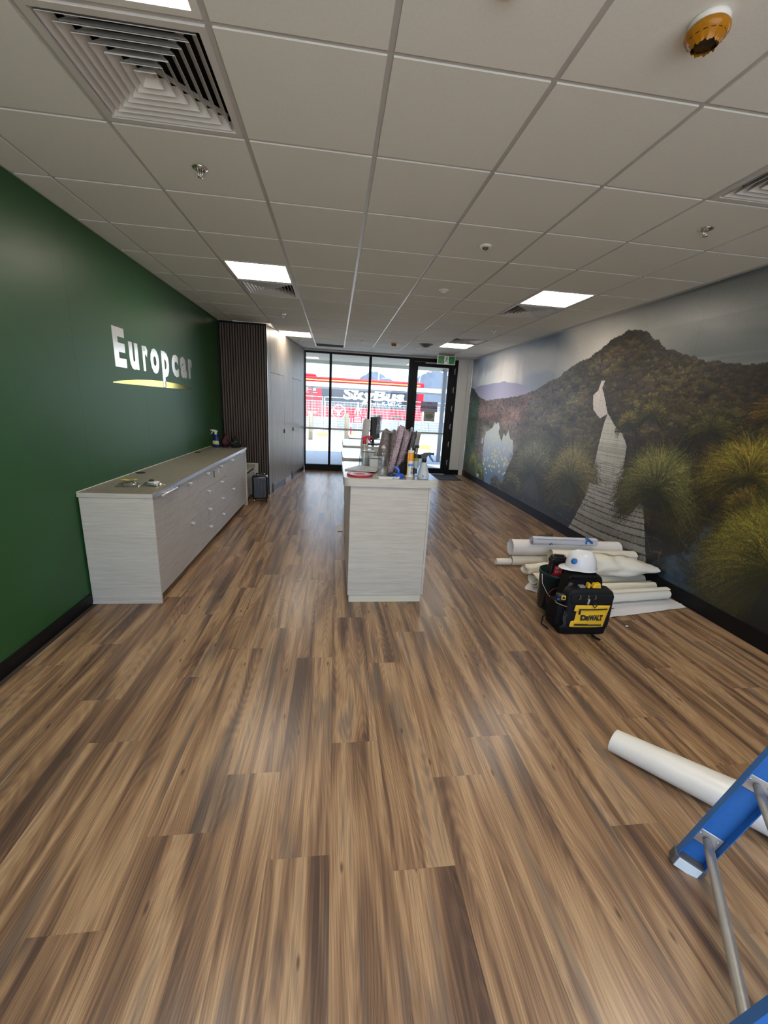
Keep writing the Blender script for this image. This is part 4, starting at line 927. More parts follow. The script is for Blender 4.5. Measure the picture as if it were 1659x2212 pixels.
# ================================================================ PILE OF PAPER ROLLS BY THE MURAL
M_cream_p = mat('cream_vinyl_paper', (0.84, 0.81, 0.70), 0.32, vary=0.05, vscale=3, bump=0.04, bscale=120)
M_whitep = mat('white_vinyl_paper', (0.82, 0.81, 0.78), 0.35, vary=0.04, vscale=3)
M_blup = mat('blueprint_paper', (0.62, 0.64, 0.72), 0.45, vary=0.05)
def paper_roll(name, label, cat, p0, p1, r0, r1, material, turns=1.7, flat=1.0, crum=0.0, tight=0.35, nu=56, nv=22, ph=0.0, pinch=None, flap=0.0, group=None):
    p0 = Vector(p0); p1 = Vector(p1); d = (p1-p0).normalized(); n = d.cross(Vector((0, 0, 1))).normalized(); up_ = n.cross(d)
    t = thing(name, label, cat, tuple((p0+p1)/2), 0, group); o0 = (p0+p1)/2
    def f(u, v):
        a = 2*math.pi*turns*u+ph; r = (r0+(r1-r0)*v)*(1-tight*u)
        if pinch: r *= 1-pinch*max(0, v-0.6)/0.4
        c = p0+(p1-p0)*v-o0
        fl = flat if not pinch else flat*(1-0.6*max(0, v-0.6)/0.4)
        off = d*(0.03*crum*10*mnoise.noise(Vector((u*3, v*3, 5+ph)))) if crum else Vector()
        k = 1+crum*mnoise.noise(Vector((math.cos(a)*1.6+ph, math.sin(a)*1.6, v*6)))*3
        q_ = c+n*r*math.cos(a)*k+up_*r*math.sin(a)*fl*k+off
        if flap and u < 0.12 and v > 0.0: q_ += (n*-1*flap+Vector((0, 0, -0.3*flap)))*(0.12-u)/0.12
        if (q_+o0).z < 0.006: q_.z = 0.006-o0.z
        return q_
    q = MB(); q.grid(f, nu, nv); q.build('rolled_sheet', material, t); return t
GR = 'cream offcut rolls piled by the mural'
# floor sheet
t = thing('backing_sheet', 'white backing sheet spread flat on the floor under the paper rolls', 'sheet', (2.4, 1.6, 0.0))
pts = [(-0.74, -0.02), (-0.72, 0.42), (0.45, 0.65), (0.63, 0.1), (0.63, -0.36), (0.16, -0.44), (-0.24, -0.53), (-0.50, -0.20)]
def sheetf(u, v):
    A0 = Vector((-0.74, 0.0)); A1 = Vector((-0.26, -0.54)); B0 = Vector((-0.70, 0.45)); B1 = Vector((0.60, -0.385)); Cc = Vector((0.55, 0.55))
    p = (A0*(1-u)+A1*u)*(1-v)+(B0.lerp(Cc, v)*(1-u)+B1*u)*v
    return (p.x, p.y, 0.003+0.010*max(0, mnoise.noise(Vector((u*6, v*6, 0))))+0.02*max(0, u-0.9)*v)
MB().grid(sheetf, 30, 30).build('sheet', mat('sheet_white', (0.72, 0.73, 0.76), 0.4, vary=0.04), t)
t = thing('blue_offcut', 'dark blue triangle of sheet poking out behind the backpack', 'sheet', (2.10, 1.16, 0.0))
MB().prism([(-0.12, -0.05), (0.17, 0.02), (0.02, 0.12), (-0.12, 0.12)], 0.020, 0.022).build('sheet', mat('navy_sheet', (0.015, 0.05, 0.13), 0.4), t)
t = thing('yellow_offcut', 'tiny yellow strip by the skirting at the corner of the white sheet', 'scrap', (3.0, 1.29, 0.0))
MB().box(-0.05, 0.035, -0.012, 0.012, 0.0, 0.003).build('strip', mat('strip_yellow', (0.55, 0.50, 0.04), 0.5), t)
paper_roll('paper_roll', 'lowest cream roll at the front of the pile, behind the backpack', 'paper roll', (2.05, 1.28, 0.068), (2.93, 1.38, 0.066), 0.068, 0.062, M_cream_p, 1.5, 0.92, 0.02, ph=1.0, group=GR)
paper_roll('paper_roll', 'thin cream roll lying just above the lowest one', 'paper roll', (2.08, 1.50, 0.062), (2.95, 1.56, 0.060), 0.052, 0.048, M_cream_p, 1.4, 0.95, 0.02, ph=2.0, group=GR)
paper_roll('paper_roll', 'big folded cream roll with a crumpled pointed right end', 'paper roll', (2.40, 1.75, 0.210), (3.02, 1.65, 0.192), 0.140, 0.132, M_cream_p, 1.25, 0.85, 0.075, ph=2.4, pinch=0.42, group=GR)
paper_roll('paper_roll', 'shorter cream roll feeding into the open end of the big folded one', 'paper roll', (2.02, 1.72, 0.165), (2.39, 1.76, 0.190), 0.075, 0.085, M_cream_p, 1.5, 0.9, 0.05, ph=4.4, group=GR)
paper_roll('paper_roll', 'cream roll between the big folded roll and the white ones', 'paper roll', (2.10, 2.00, 0.180), (3.02, 1.97, 0.185), 0.082, 0.080, M_cream_p, 1.4, 0.95, 0.012, ph=0.5, group=GR)
paper_roll('paper_roll', 'lower cream roll hidden beneath the back of the pile', 'paper roll', (2.36, 2.02, 0.050), (2.98, 2.02, 0.050), 0.046, 0.046, M_cream_p, 1.4, 1.0, 0.0, ph=0.5, group=GR)
paper_roll('paper_roll', 'cream roll under the big folded one', 'paper roll', (2.30, 1.74, 0.050), (2.98, 1.74, 0.050), 0.046, 0.046, M_cream_p, 1.4, 0.95, 0.01, ph=3.5, group=GR)
paper_roll('paper_roll', 'large white roll at the back with its sheet edge curling open at the left', 'paper roll', (1.75, 2.215, 0.210), (2.99, 2.185, 0.205), 0.092, 0.088, M_whitep, 1.15, 1.0, 0.008, tight=0.12, ph=2.9)
paper_roll('paper_roll', 'white roll supporting the back of the pile', 'paper roll', (2.36, 2.20, 0.052), (2.98, 2.20, 0.052), 0.048, 0.048, M_whitep, 1.3, 1.0, 0.0, ph=2.9)
tb = paper_roll('plan_roll', 'lilac white plan roll with blue tape lying on top of the pile', 'paper roll', (1.92, 2.105, 0.322), (2.62, 2.06, 0.322), 0.056, 0.052, M_blup, 2.4, 0.85, 0.015, tight=0.5, ph=0.8)
q = MB(); q.tube([(0.20, -0.085, 0.0), (0.215, -0.07, 0.045), (0.225, -0.03, 0.056), (0.24, -0.06, 0.040), (0.27, -0.09, 0.010)], 0.013, seg=8, flat=0.35); q.build('blue_tape', mat('painters_tape', (0.02, 0.16, 0.45), 0.6), tb)
q = MB(); q.tube([(-0.19, -0.062, -0.02), (-0.175, -0.066, 0.0), (-0.16, -0.060, -0.01)], 0.014, seg=8, flat=0.35); q.build('blue_tape', mat('painters_tape'), tb)
t = thing('dark_offcut', 'dark brown curled offcut on top of the white roll', 'scrap', (2.16, 2.26, 0.300), math.radians(-8))
q = MB(); q.grid(lambda u, v: (-0.075+0.15*u, -0.03+0.06*v, 0.002+0.045*u*math.sin(math.pi*v)**0.5+0.02*v), 12, 12); q.build('offcut', mat('dark_brown_film', (0.018, 0.013, 0.011), 0.5), t)
paper_roll('core_tube', 'narrow cream cardboard tube sticking out farthest left of the pile', 'tube', (1.60, 2.20, 0.042), (1.765, 2.195, 0.045), 0.040, 0.040, M_cream_p, 2.2, 1.0, 0.0, tight=0.3)
paper_roll('core_tube', 'wider glossy cream tube overlapping the narrow one at the left', 'tube', (1.77, 2.195, 0.060), (2.34, 2.17, 0.060), 0.056, 0.054, M_cream_p, 2.2, 1.0, 0.0, tight=0.25, ph=1)
paper_roll('paper_roll', 'crumpled open ended cream roll behind the green bucket', 'paper roll', (1.735, 1.63, 0.085), (2.00, 1.72, 0.085), 0.082, 0.070, M_cream_p, 2.3, 0.85, 0.04, tight=0.5, ph=4.0)
paper_roll('paper_roll', 'small crumpled cream fold between the glossy tube and the bucket', 'paper roll', (1.80, 1.93, 0.07), (2.09, 1.97, 0.08), 0.058, 0.06, M_cream_p, 1.6, 0.9, 0.09, tight=0.4, ph=5.0)

# ================================================================ BUCKET AND CASE
t = thing('bucket', 'dark green plastic bucket with wire handle and a red cord, left of the backpack', 'bucket', (1.742, 1.275, 0.004))
M_bkt = mat('dark_green_plastic', (0.006, 0.028, 0.028), 0.35)
MB().lathe([(0.0, 0.0), (0.120, 0.0), (0.124, 0.006), (0.137, 0.300), (0.144, 0.302), (0.144, 0.326), (0.140, 0.330), (0.134, 0.326), (0.118, 0.012), (0.0, 0.010)], 40, cap=False).build('bucket_body', M_bkt, t)
MB().tube([(-0.144, -0.02, 0.310), (-0.150, -0.055, 0.24), (-0.12, -0.100, 0.17), (-0.070, -0.132, 0.115), (-0.03, -0.140, 0.10)], 0.0022, seg=6).build('wire_handle', M_galv, t)
MB().tube([(-0.072, -0.133, 0.117), (-0.030, -0.141, 0.102)], 0.007, seg=10).build('handle_grip', mat('grip_pink', (0.55, 0.40, 0.40), 0.4), t)
pts = [(-0.045+0.075*math.cos(a), -0.122-0.010*math.sin(a)-0.015*math.cos(a), 0.135+0.095*math.sin(a)) for a in [math.radians(k) for k in range(60, 330, 18)]]
MB().tube(pts, 0.0035, seg=6).build('red_cord', mat('cord_red', (0.30, 0.01, 0.03), 0.4), t)
MB().box(-0.100, -0.045, -0.128, -0.112, 0.105, 0.135, bev=0.004).build('cord_plug', mat('cord_red'), t)
t = thing('bit_case', 'upright black tool case with red label standing in the bucket', 'case', (1.690, 1.235, 0.197), math.radians(-4))
Mt = Matrix.Rotation(math.radians(4), 4, 'Y')
MB().box(-0.062, 0.062, -0.030, 0.030, -0.18, 0.285, M=Mt, bev=0.006).build('case_body', M_blk, t)
MB().box(-0.068, 0.068, -0.034, 0.034, 0.225, 0.262, M=Mt, bev=0.004).build('case_rim', M_blk, t)
MB().box(-0.040, 0.040, -0.012, 0.012, 0.285, 0.300, M=Mt, bev=0.004).build('case_latch', M_blk, t)
MB().box(-0.030, 0.042, -0.0315, -0.030, 0.115, 0.205, M=Mt).build('red_label', mat('label_red', (0.55, 0.02, 0.035), 0.4, vary=0.2, vscale=50), t)
MB().box(-0.045, 0.030, -0.0318, -0.030, 0.085, 0.135, M=Mt).build('red_label', mat('label_red'), t)
q = MB()
for k in range(4): q.box(-0.018+k*0.014, -0.010+k*0.014, -0.0325, -0.0315, 0.145, 0.170, M=Mt)
q.box(-0.018, 0.006, -0.0325, -0.0315, 0.180, 0.197, M=Mt); q.box(0.012, 0.034, -0.0325, -0.0315, 0.180, 0.190, M=Mt); q.build('lettering', mat('label_pink', (0.62, 0.30, 0.30), 0.5), t)
MB().box(-0.045, -0.005, -0.0325, -0.0318, 0.080, 0.108, M=Mt).build('barcode_label', mat('sign_white'), t)
q = MB()
for k in range(7): q.box(-0.041+k*0.005, -0.0385+k*0.005, -0.0330, -0.0325, 0.084, 0.104, M=Mt)
q.build('barcode_bars', mat('print_black'), t)
t = thing('rag', 'crumpled white rag between the black case and the hard hat', 'rag', (1.90, 1.46, 0.27))
q = MB(); q.grid(lambda u, v: (-0.09+0.20*u, -0.05+0.14*v, 0.02+0.11*mnoise.noise(Vector((u*3.3, v*3.1, 4)))+0.09*math.sin(math.pi*u)*math.sin(math.pi*v)), 26, 26, smooth=False); q.build('rag_cloth', mat('rag_white', (0.66, 0.66, 0.66), 0.7), t)

# ================================================================ BACKPACK, HAT, TAPE MEASURE
t = thing('tool_backpack', 'black tool backpack with a yellow front pocket', 'backpack', (1.750, 0.945, 0), math.radians(-2))
M_nyl = mat('black_nylon', (0.005, 0.005, 0.006), 0.7, spec=0.22, vary=0.25, vscale=20, bump=0.35, bscale=700)
M_nyl2 = mat('charcoal_nylon', (0.010, 0.011, 0.014), 0.62, spec=0.3, vary=0.2, vscale=20, bump=0.35, bscale=700)
M_ylwc = mat('yellow_nylon', (0.90, 0.55, 0.03), 0.5, vary=0.04, bump=0.3, bscale=700)
def puff(x0, x1, y0, y1, z0, z1, e=0.28, nu=40, nv=20, sd=0.0, lean=0.0, top=1.0, tilt=0.0):
    cx, cy, cz = (x0+x1)/2, (y0+y1)/2, (z0+z1)/2; hx, hy, hz = (x1-x0)/2, (y1-y0)/2, (z1-z0)/2
    def sp(c, p): return math.copysign(abs(c)**p, c)
    def f(u, v):
        a = 2*math.pi*u; b_ = -math.pi/2+math.pi*v
        X = sp(math.cos(b_), e)*sp(math.cos(a), e); Y = sp(math.cos(b_), e)*sp(math.sin(a), e); Z = sp(math.sin(b_), e)
        n = 1+0.03*mnoise.noise(Vector((X*2+sd, Y*2, Z*2)))
        k = 1-(1-top)*(Z*0.5+0.5)
        return (cx+hx*X*n*k+tilt*(Z*0.5+0.5), cy+hy*Y*n+lean*(Z*0.5+0.5), cz+hz*Z*n)
    return f
MB().grid(puff(-0.180, 0.175, -0.035, 0.115, 0.02, 0.445, 0.28, top=0.74, tilt=0.028), 44, 24, closed_u=True).build('main_compartment', M_nyl, t)
MB().grid(puff(-0.150, 0.215, -0.115, 0.0, 0.015, 0.365, 0.28, sd=3), 44, 22, closed_u=True).build('front_compartment', M_nyl2, t)
MB().grid(puff(-0.190, 0.190, -0.128, 0.115, 0.0, 0.075, 0.2, sd=5), 44, 12, closed_u=True).build('moulded_base', M_nyl, t)
MB().grid(puff(-0.212, -0.140, -0.085, 0.08, 0.03, 0.235, 0.4, sd=9), 32, 16, closed_u=True).build('side_pocket', M_nyl, t)
MB().grid(puff(0.165, 0.225, -0.07, 0.08, 0.03, 0.20, 0.4, sd=11), 32, 16, closed_u=True).build('side_pocket', M_nyl, t)
def pocket(u, v):   # bulged yellow pocket panel with clipped left corners
    z = 0.062+0.185*v; xl = -0.118+0.012*v+(0.030 if 0.30 < v < 0.72 else 0.012*v); x_r = 0.150+0.030*v
    bul = math.sin(math.pi*u)**0.4*math.sin(math.pi*min(1, max(0, v)))**0.4
    return (xl+(x_r-xl)*u, -0.124-0.014*bul, z)
MB().grid(pocket, 30, 40).build('yellow_pocket', M_ylwc, t)
MB().tube([(-0.070, -0.141, 0.219), (0.05, -0.143, 0.221), (0.150, -0.139, 0.224)], 0.0045, seg=6).build('zip', M_blk, t)
MB().box(-0.072, -0.060, -0.150, -0.140, 0.180, 0.216, bev=0.003).build('zip_pull', M_blk, t)
me = text_mesh('D', 0.056, 0.0006, 0.0035, sx=1.1); link_obj('lettering', me, mat('print_black'), t, loc=(-0.050, -0.1415, 0.133), rot=(math.radians(90), 0, 0))
me = text_mesh('E', 0.044, 0.0006, 0.003, sx=1.1); link_obj('lettering', me, mat('print_black'), t, loc=(-0.006, -0.1415, 0.133), rot=(math.radians(90), 0, 0))
me = text_mesh('WALT', 0.056, 0.0006, 0.0035, sx=0.66); link_obj('lettering', me, mat('print_black'), t, loc=(0.020, -0.1415, 0.133), rot=(math.radians(88), 0, 0))
q = MB()
for k in range(16): q.box(-0.085+k*0.0135, -0.085+k*0.0135+0.0105, -0.1385, -0.1335, 0.084, 0.097 if k < 8 else 0.093)
q.build('lettering', mat('print_black'), t)
MB().grid(puff(-0.135, 0.200, -0.128, -0.09, 0.255, 0.335, 0.3, sd=14), 32, 12, closed_u=True).build('upper_pocket', M_nyl2, t)
q = MB()
for x in (-0.075, -0.012, 0.045): q.tube([(x, -0.130, 0.330), (x+0.004, -0.134, 0.312), (x-0.006, -0.132, 0.296)], 0.0022, seg=6)
q.build('cord_loop', mat('cord_khaki', (0.32, 0.27, 0.12), 0.6), t)
MB().tube([(-0.004, -0.137, 0.302), (-0.012, -0.140, 0.262)], 0.0065, seg=8).build('zip_pull', mat('pull_grey', (0.45, 0.46, 0.48), 0.35), t)
q = MB(); q.tube([(0.04, -0.135, 0.275), (0.030, -0.142, 0.250), (0.045, -0.144, 0.236), (0.060, -0.142, 0.250), (0.05, -0.135, 0.272)], 0.0035, seg=6); q.build('cord_loop', M_blk, t)
q = MB(); q.tube([(-0.10, -0.02, 0.420), (-0.08, -0.045, 0.440), (0.0, -0.055, 0.447), (0.07, -0.045, 0.438), (0.085, -0.02, 0.415)], 0.012, seg=10); q.build('top_handle', M_nyl, t)
q = MB(); q.tube([(-0.12, -0.025, 0.425), (-0.02, -0.030, 0.440), (0.11, -0.025, 0.425)], 0.006, seg=8); q.build('zip', M_blk, t)
MB().box(-0.160, -0.130, -0.062, -0.050, 0.33, 0.40, M=Matrix.Rotation(math.radians(14), 4, 'Y') @ Matrix.Translation((-0.045, 0.03, -0.05)), bev=0.002).build('leather_tab', mat('tab_brown', (0.09, 0.065, 0.045), 0.6), t)
# yellow tool ends poking from the gap
for x, w, r_ in ((0.055, 0.030, 20), (0.105, 0.036, -15), (0.015, 0.018, 5)):
    MB().box(-w/2, w/2, -0.020, 0.020, 0.0, 0.065, M=Matrix.Translation((x, -0.055, 0.335)) @ Matrix.Rotation(math.radians(r_), 4, 'Y'), bev=0.006).build('yellow_tool', M_ylwc, t)
MB().box(-0.05, -0.005, -0.070, -0.03, 0.345, 0.375, bev=0.004).build('grey_tool', mat('part_grey'), t)
q = MB(); q.tube([(-0.20, 0.03, 0.08), (-0.255, 0.02, 0.075), (-0.27, 0.0, 0.02), (-0.235, -0.05, 0.006)], 0.008, seg=8, flat=0.35); q.build('strap', M_nyl, t)
q = MB(); q.tube([(0.06, -0.14, 0.02), (0.07, -0.175, 0.006), (0.095, -0.205, 0.005)], 0.014, seg=8, flat=0.3); q.build('strap', M_nyl, t)
q = MB()
for k in range(3): q.tube([(-0.155+k*0.012, -0.10, 0.19-k*0.01), (-0.178+k*0.01, -0.125, 0.14), (-0.165+k*0.008, -0.130, 0.09), (-0.185+k*0.014, -0.118, 0.055)], 0.0022, seg=6)
q.build('lace_cord', mat('lace_grey', (0.07, 0.075, 0.085), 0.5), t)
# tape measure in the side pocket
t = thing('tape_measure', 'black and yellow tape measure in the left side pocket of the backpack', 'tape measure', (1.572, 0.905, 0.238), math.radians(-22))
MB().box(-0.036, 0.036, -0.020, 0.020, 0.0, 0.068, bev=0.016, seg=4).build('tape_case', mat('case_dark', (0.018, 0.018, 0.018), 0.3), t)
MB().box(0.002, 0.032, -0.0225, -0.019, 0.026, 0.060, bev=0.001).build('yellow_face', mat('tape_yellow', (0.75, 0.58, 0.06), 0.35), t)
MB().box(0.009, 0.026, -0.0235, -0.0222, 0.034, 0.052).build('dark_window', M_blk, t)
MB().box(-0.026, -0.010, -0.0225, -0.019, 0.018, 0.032).build('blue_button', M_blue, t)
q = MB(); q.tube([(-0.036, -0.005, 0.006), (-0.03, -0.03, -0.002), (0.02, -0.040, -0.012), (0.075, -0.038, -0.022)], 0.003, seg=6); q.build('tape_lanyard', mat('cord_khaki'), t)
# hard hat
t = thing('hard_hat', 'white hard hat with a round blue sticker resting on the backpack', 'hard hat', (1.775, 1.030, 0.466), math.radians(-25))
M_hat = mat('hat_white', (0.74, 0.76, 0.78), 0.25, coat=0.3, vary=0.03)
def dome(u, v):
    a = 2*math.pi*u; ph_ = v*math.pi/2
    r = math.cos(ph_)**0.62; rx, ry, hz = 0.113, 0.094, 0.138
    ridge = 0.007*math.exp(-(math.sin(a)*r*ry/0.020)**2)*min(1, v*3)
    x, y, z = rx*r*math.cos(a), ry*r*math.sin(a), hz*math.sin(ph_)**1.0+ridge
    return (x, y, z)
MB().grid(dome, 64, 20, closed_u=True).build('hat_shell', M_hat, t)
def brim(u, v):
    a = 2*math.pi*u; front = max(0, -math.cos(a))**2
    w = 0.010+0.036*front
    r0x, r0y = 0.112, 0.093
    return ((r0x+w*v)*math.cos(a), (r0y+w*v*0.9)*math.sin(a), 0.002-0.016*v*front-0.004*v)
MB().grid(brim, 64, 5, closed_u=True).build('brim', M_hat, t)
MB().lathe([(0.0, 0), (0.024, 0.0), (0.024, 0.0015), (0, 0.0015)], 28, M=Matrix.Translation((-0.062, -0.072, 0.067)) @ Matrix.Rotation(math.radians(-125), 4, 'Z') @ Matrix.Rotation(math.radians(62), 4, 'Y'), cap=False).build('blue_sticker', mat('sticker_blue', (0.02, 0.17, 0.50), 0.4), t)
t = thing('paint_chip', 'tiny white chip on the floor to the right of the backpack', 'scrap', (2.20, 0.927, 0.0))
MB().box(-0.010, 0.010, -0.007, 0.007, 0, 0.005, bev=0.002).build('chip', M_paper, t)

# ================================================================ LARGE ROLL AND LADDER, LOWER RIGHT
p0 = Vector((1.250, -0.219, 0.0)); p1 = Vector((1.96, -0.995, 0.0))
t = thing('paper_roll', 'large off white paper roll on the floor under the blue ladder', 'paper roll', tuple((p0+p1)/2))
d_ = (p1-p0).normalized(); n_ = Vector((d_.y, -d_.x, 0)); o0 = (p0+p1)/2
def big(u, v):
    a = 2*math.pi*1.35*u-0.9; w = 0.058+0.062*v; hgt = 0.056+0.030*v
    k = 1-0.10*u
    c = p0+(p1-p0)*v-o0
    return c+n_*(w*k*math.cos(a))+Vector((0, 0, hgt+0.004+hgt*k*math.sin(a)))-d_*0.012*math.cos(a)
MB().grid(big, 70, 24).build('rolled_sheet', mat('offwhite_vinyl', (0.76, 0.755, 0.70), 0.3, vary=0.03, vscale=4, bump=0.06, bscale=150), t)

t = thing('step_ladder', 'blue fibreglass step ladder with grey metal braces, lower right corner', 'ladder', (1.176, -0.737, 0))
M_fib = mat('blue_fibreglass', (0.025, 0.15, 0.46), 0.42, vary=0.10, vscale=60)
M_brace = mat('galvanised_brace', (0.42, 0.42, 0.40), 0.45, metal=0.7, vary=0.12, vscale=30)
td = Vector((-0.586, -0.810, 0)).normalized()        # from this rail towards the other one
rd = Vector((0.10, -0.07, 0.46)).normalized()        # along the rail, upwards
wd = rd.cross(td).normalized()                       # across the web
def rail(off, L, inv, rdir, wdir, base=Vector((0, 0, 0)), name='rear_rail'):
    q = MB(); h, fl, th = 0.046, 0.028, 0.004
    sgn = inv
    Mx = Matrix((wdir, td, rdir)).transposed().to_4x4(); Mx.translation = base+td*off
    q.box(-h, h, -th/2, th/2, 0.03, L, M=Mx, bev=0.0008, seg=1)
    for s_ in (-1, 1):
        a, b_ = (h-th, h) if s_ > 0 else (-h, -h+th)
        q.box(a, b_, min(0, sgn*fl), max(0, sgn*fl), 0.03, L, M=Mx, bev=0.0008, seg=1)
    q.build(name, M_fib, t)
    f = MB(); f.box(-h-0.006, h+0.006, min(-0.006*sgn, sgn*(fl+0.006)), max(-0.006*sgn, sgn*(fl+0.006)), 0.005, 0.050, M=Mx, bev=0.004); f.build('rubber_foot', mat('foot_grey', (0.10, 0.10, 0.10), 0.6), t)
    w_ = MB(); w_.box(-h+0.008, h-0.008, min(sgn*0.012, sgn*(fl+0.008)), max(sgn*0.012, sgn*(fl+0.008)), 0.000, 0.046, M=Mx, bev=0.002); w_.build('white_foot_insert', mat('sign_white'), t)
    return Mx
SP = 0.590
Lr = 1.85
MA = rail(0.0, Lr, 1, rd, wd)
MBm = rail(SP, Lr, -1, rd, wd)
for s_ in (0.16, 0.46, 0.80, 1.15, 1.5):
    a = rd*s_; q = MB(); q.tube([a+td*0.012, a+td*0.06, a+td*(SP-0.06), a+td*(SP-0.012)], [0.013, 0.016, 0.016, 0.013], seg=14); q.build('brace_tube', M_brace, t)
    for Mx, sg in ((MA, 1), (MBm, -1)):
        q = MB(); q.box(-0.040, 0.040, min(0.002*sg, 0.006*sg), max(0.002*sg, 0.006*sg), s_-0.030, s_+0.030, M=Mx, bev=0.002)
        for sx_ in (-0.028, 0.028): q.lathe([(0, 0), (0.005, 0), (0.004, 0.003*1), (0, 0.004)], 10, M=Mx @ Matrix.Translation((sx_, 0.006*sg, s_+0.012)) @ Matrix.Rotation(-sg*math.pi/2, 4, 'X'), cap=False)
        q.build('brace_bracket', mat('bracket_metal', (0.60, 0.58, 0.54), 0.4, metal=0.6, vary=0.2, vscale=50), t)
# climbing side (out of view), leaning back to the same top cap
top = rd*Lr; perp = Vector((rd.x, rd.y, 0)).normalized()
fbase = Vector((top.x, top.y, 0))+perp*0.62
rd2 = (top-fbase).normalized(); wd2 = rd2.cross(td).normalized()
rail(0.0-0.0, (top-fbase).length, 1, rd2, wd2, fbase, 'front_rail'); rail(SP, (top-fbase).length, -1, rd2, wd2, fbase, 'front_rail')
for k in range(1, 6):
    c = fbase+rd2*(0.29*k); q = MB(); Mx = Matrix((perp, td, Vector((0, 0, 1)))).transposed().to_4x4(); Mx.translation = c
    q.box(-0.045, 0.045, 0.0, SP, -0.012, 0.012, M=Mx, bev=0.002); q.build('step', M_brace, t)
Mx = Matrix((perp, td, Vector((0, 0, 1)))).transposed().to_4x4(); Mx.translation = top
MB().box(-0.09, 0.09, -0.04, SP+0.04, 0.0, 0.05, M=Mx, bev=0.01).build('top_cap', mat('cap_blue', (0.02, 0.10, 0.35), 0.5), t)
# ================================================================ OUTSIDE
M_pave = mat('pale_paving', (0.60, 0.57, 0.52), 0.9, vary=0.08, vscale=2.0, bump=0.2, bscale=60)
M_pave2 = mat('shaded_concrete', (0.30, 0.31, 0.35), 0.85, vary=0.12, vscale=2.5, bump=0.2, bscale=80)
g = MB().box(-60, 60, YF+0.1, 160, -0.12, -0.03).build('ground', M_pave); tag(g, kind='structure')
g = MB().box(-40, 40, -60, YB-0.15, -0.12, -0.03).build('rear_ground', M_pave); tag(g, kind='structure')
g = MB().box(-14, 14, YF+0.09, 12.35, -0.03, -0.012).build('shaded_footpath', M_pave2); tag(g, kind='structure')  # stops at the canopy's shade edge, the shade painted into its bluish colour
g = MB().box(-14, 14, 12.35, 12.55, -0.03, 0.0, bev=0.005).build('kerb_strip', mat('kerb_white', (0.7, 0.7, 0.68), 0.8)); tag(g, kind='structure')
g = MB().box(-40, 40, 21.6, 45, -0.03, -0.015).build('road', mat('asphalt', (0.22, 0.22, 0.23), 0.9, vary=0.1)); tag(g, kind='structure')
# canopy over the footpath
M_soff = mat('soffit_board', (0.40, 0.38, 0.33), 0.7, vary=0.03)
g = MB().box(-10, 10, YF+0.12, 10.90, 2.80, 3.05).build('canopy', mat('canopy_steel', (0.35, 0.35, 0.34), 0.6)); tag(g, kind='structure')
bd = MB().box(-10, 10, -0.139, 0.139, 0, 0.02, bev=0.002, seg=1).mesh('soffit_board'); bd.materials.append(M_soff)
for k in range(9): link_obj('soffit_board', bd, None, g, loc=(0, YF+0.27+k*0.283, 2.755+0.02))
MB().box(-10, 10, 10.81, 10.90, 2.70, 3.06).build('fascia_board', mat('fascia_cream', (0.60, 0.58, 0.50), 0.6), g)
t = thing('canopy_post', 'grey steel canopy post just outside the glass door', 'post', (3.10, 10.80, 0))
MB().box(-0.055, 0.055, -0.055, 0.055, -0.012, 2.755, bev=0.003).build('post_shaft', mat('post_grey', (0.17, 0.18, 0.20), 0.5), t)
MB().box(-0.09, 0.09, -0.09, 0.09, -0.012, 0.004).build('base_plate', mat('post_grey'), t)

M_boll = mat('cream_bollard', (0.25, 0.215, 0.155), 0.6, vary=0.04)
def bollard(x, y, label):
    t = thing('bollard', label, 'bollard', (x, y, -0.03), group='cream bollards outside the window')
    MB().lathe([(0.0, 0), (0.095, 0.0), (0.095, 1.19), (0.088, 1.205), (0, 1.21)], 24, cap=False).build('bollard_post', M_boll, t)
    MB().lathe([(0.0, 0), (0.13, 0.0), (0.13, 0.012), (0, 0.013)], 24, cap=False).build('base_plate', M_boll, t)
bollard(-1.23, 16.85, 'cream bollard outside the leftmost window'); bollard(0.36, 17.0, 'cream bollard left of the red and white notice')
M_ylw = mat('yellow_concrete', (0.80, 0.52, 0.10), 0.8, vary=0.06)
def stop(x, y, l, label):
    t = thing('fence_foot_block', label, 'block', (x, y, -0.03), group='yellow blocks under the site fence')
    q = MB(); q.faces([(-l/2, -0.12, 0), (l/2, -0.12, 0), (l/2, 0.12, 0), (-l/2, 0.12, 0), (-l/2+.03, -0.08, 0.16), (l/2-.03, -0.08, 0.16), (l/2-.03, 0.08, 0.16), (-l/2+.03, 0.08, 0.16)], [(0, 3, 2, 1), (4, 5, 6, 7), (0, 1, 5, 4), (1, 2, 6, 5), (2, 3, 7, 6), (3, 0, 4, 7)])
    q.build('block_body', M_ylw, t)
    q = MB(); q.box(-l/2+.12, -l/2+.18, -.02, .02, 0.16, 0.166); q.box(l/2-.18, l/2-.12, -.02, .02, 0.16, 0.166); q.build('fence_socket', M_bcarc, t)
stop(-0.76, 19.0, 0.56, 'yellow concrete block outside, seen through the left window'); stop(0.82, 21.0, 0.50, 'small yellow block seen just above the farthest desk')
stop(3.55, 14.7, 0.40, 'orange yellow block seen through the glass door'); stop(3.05, 15.2, 0.30, 'yellow block beside the door stile, partly hidden')

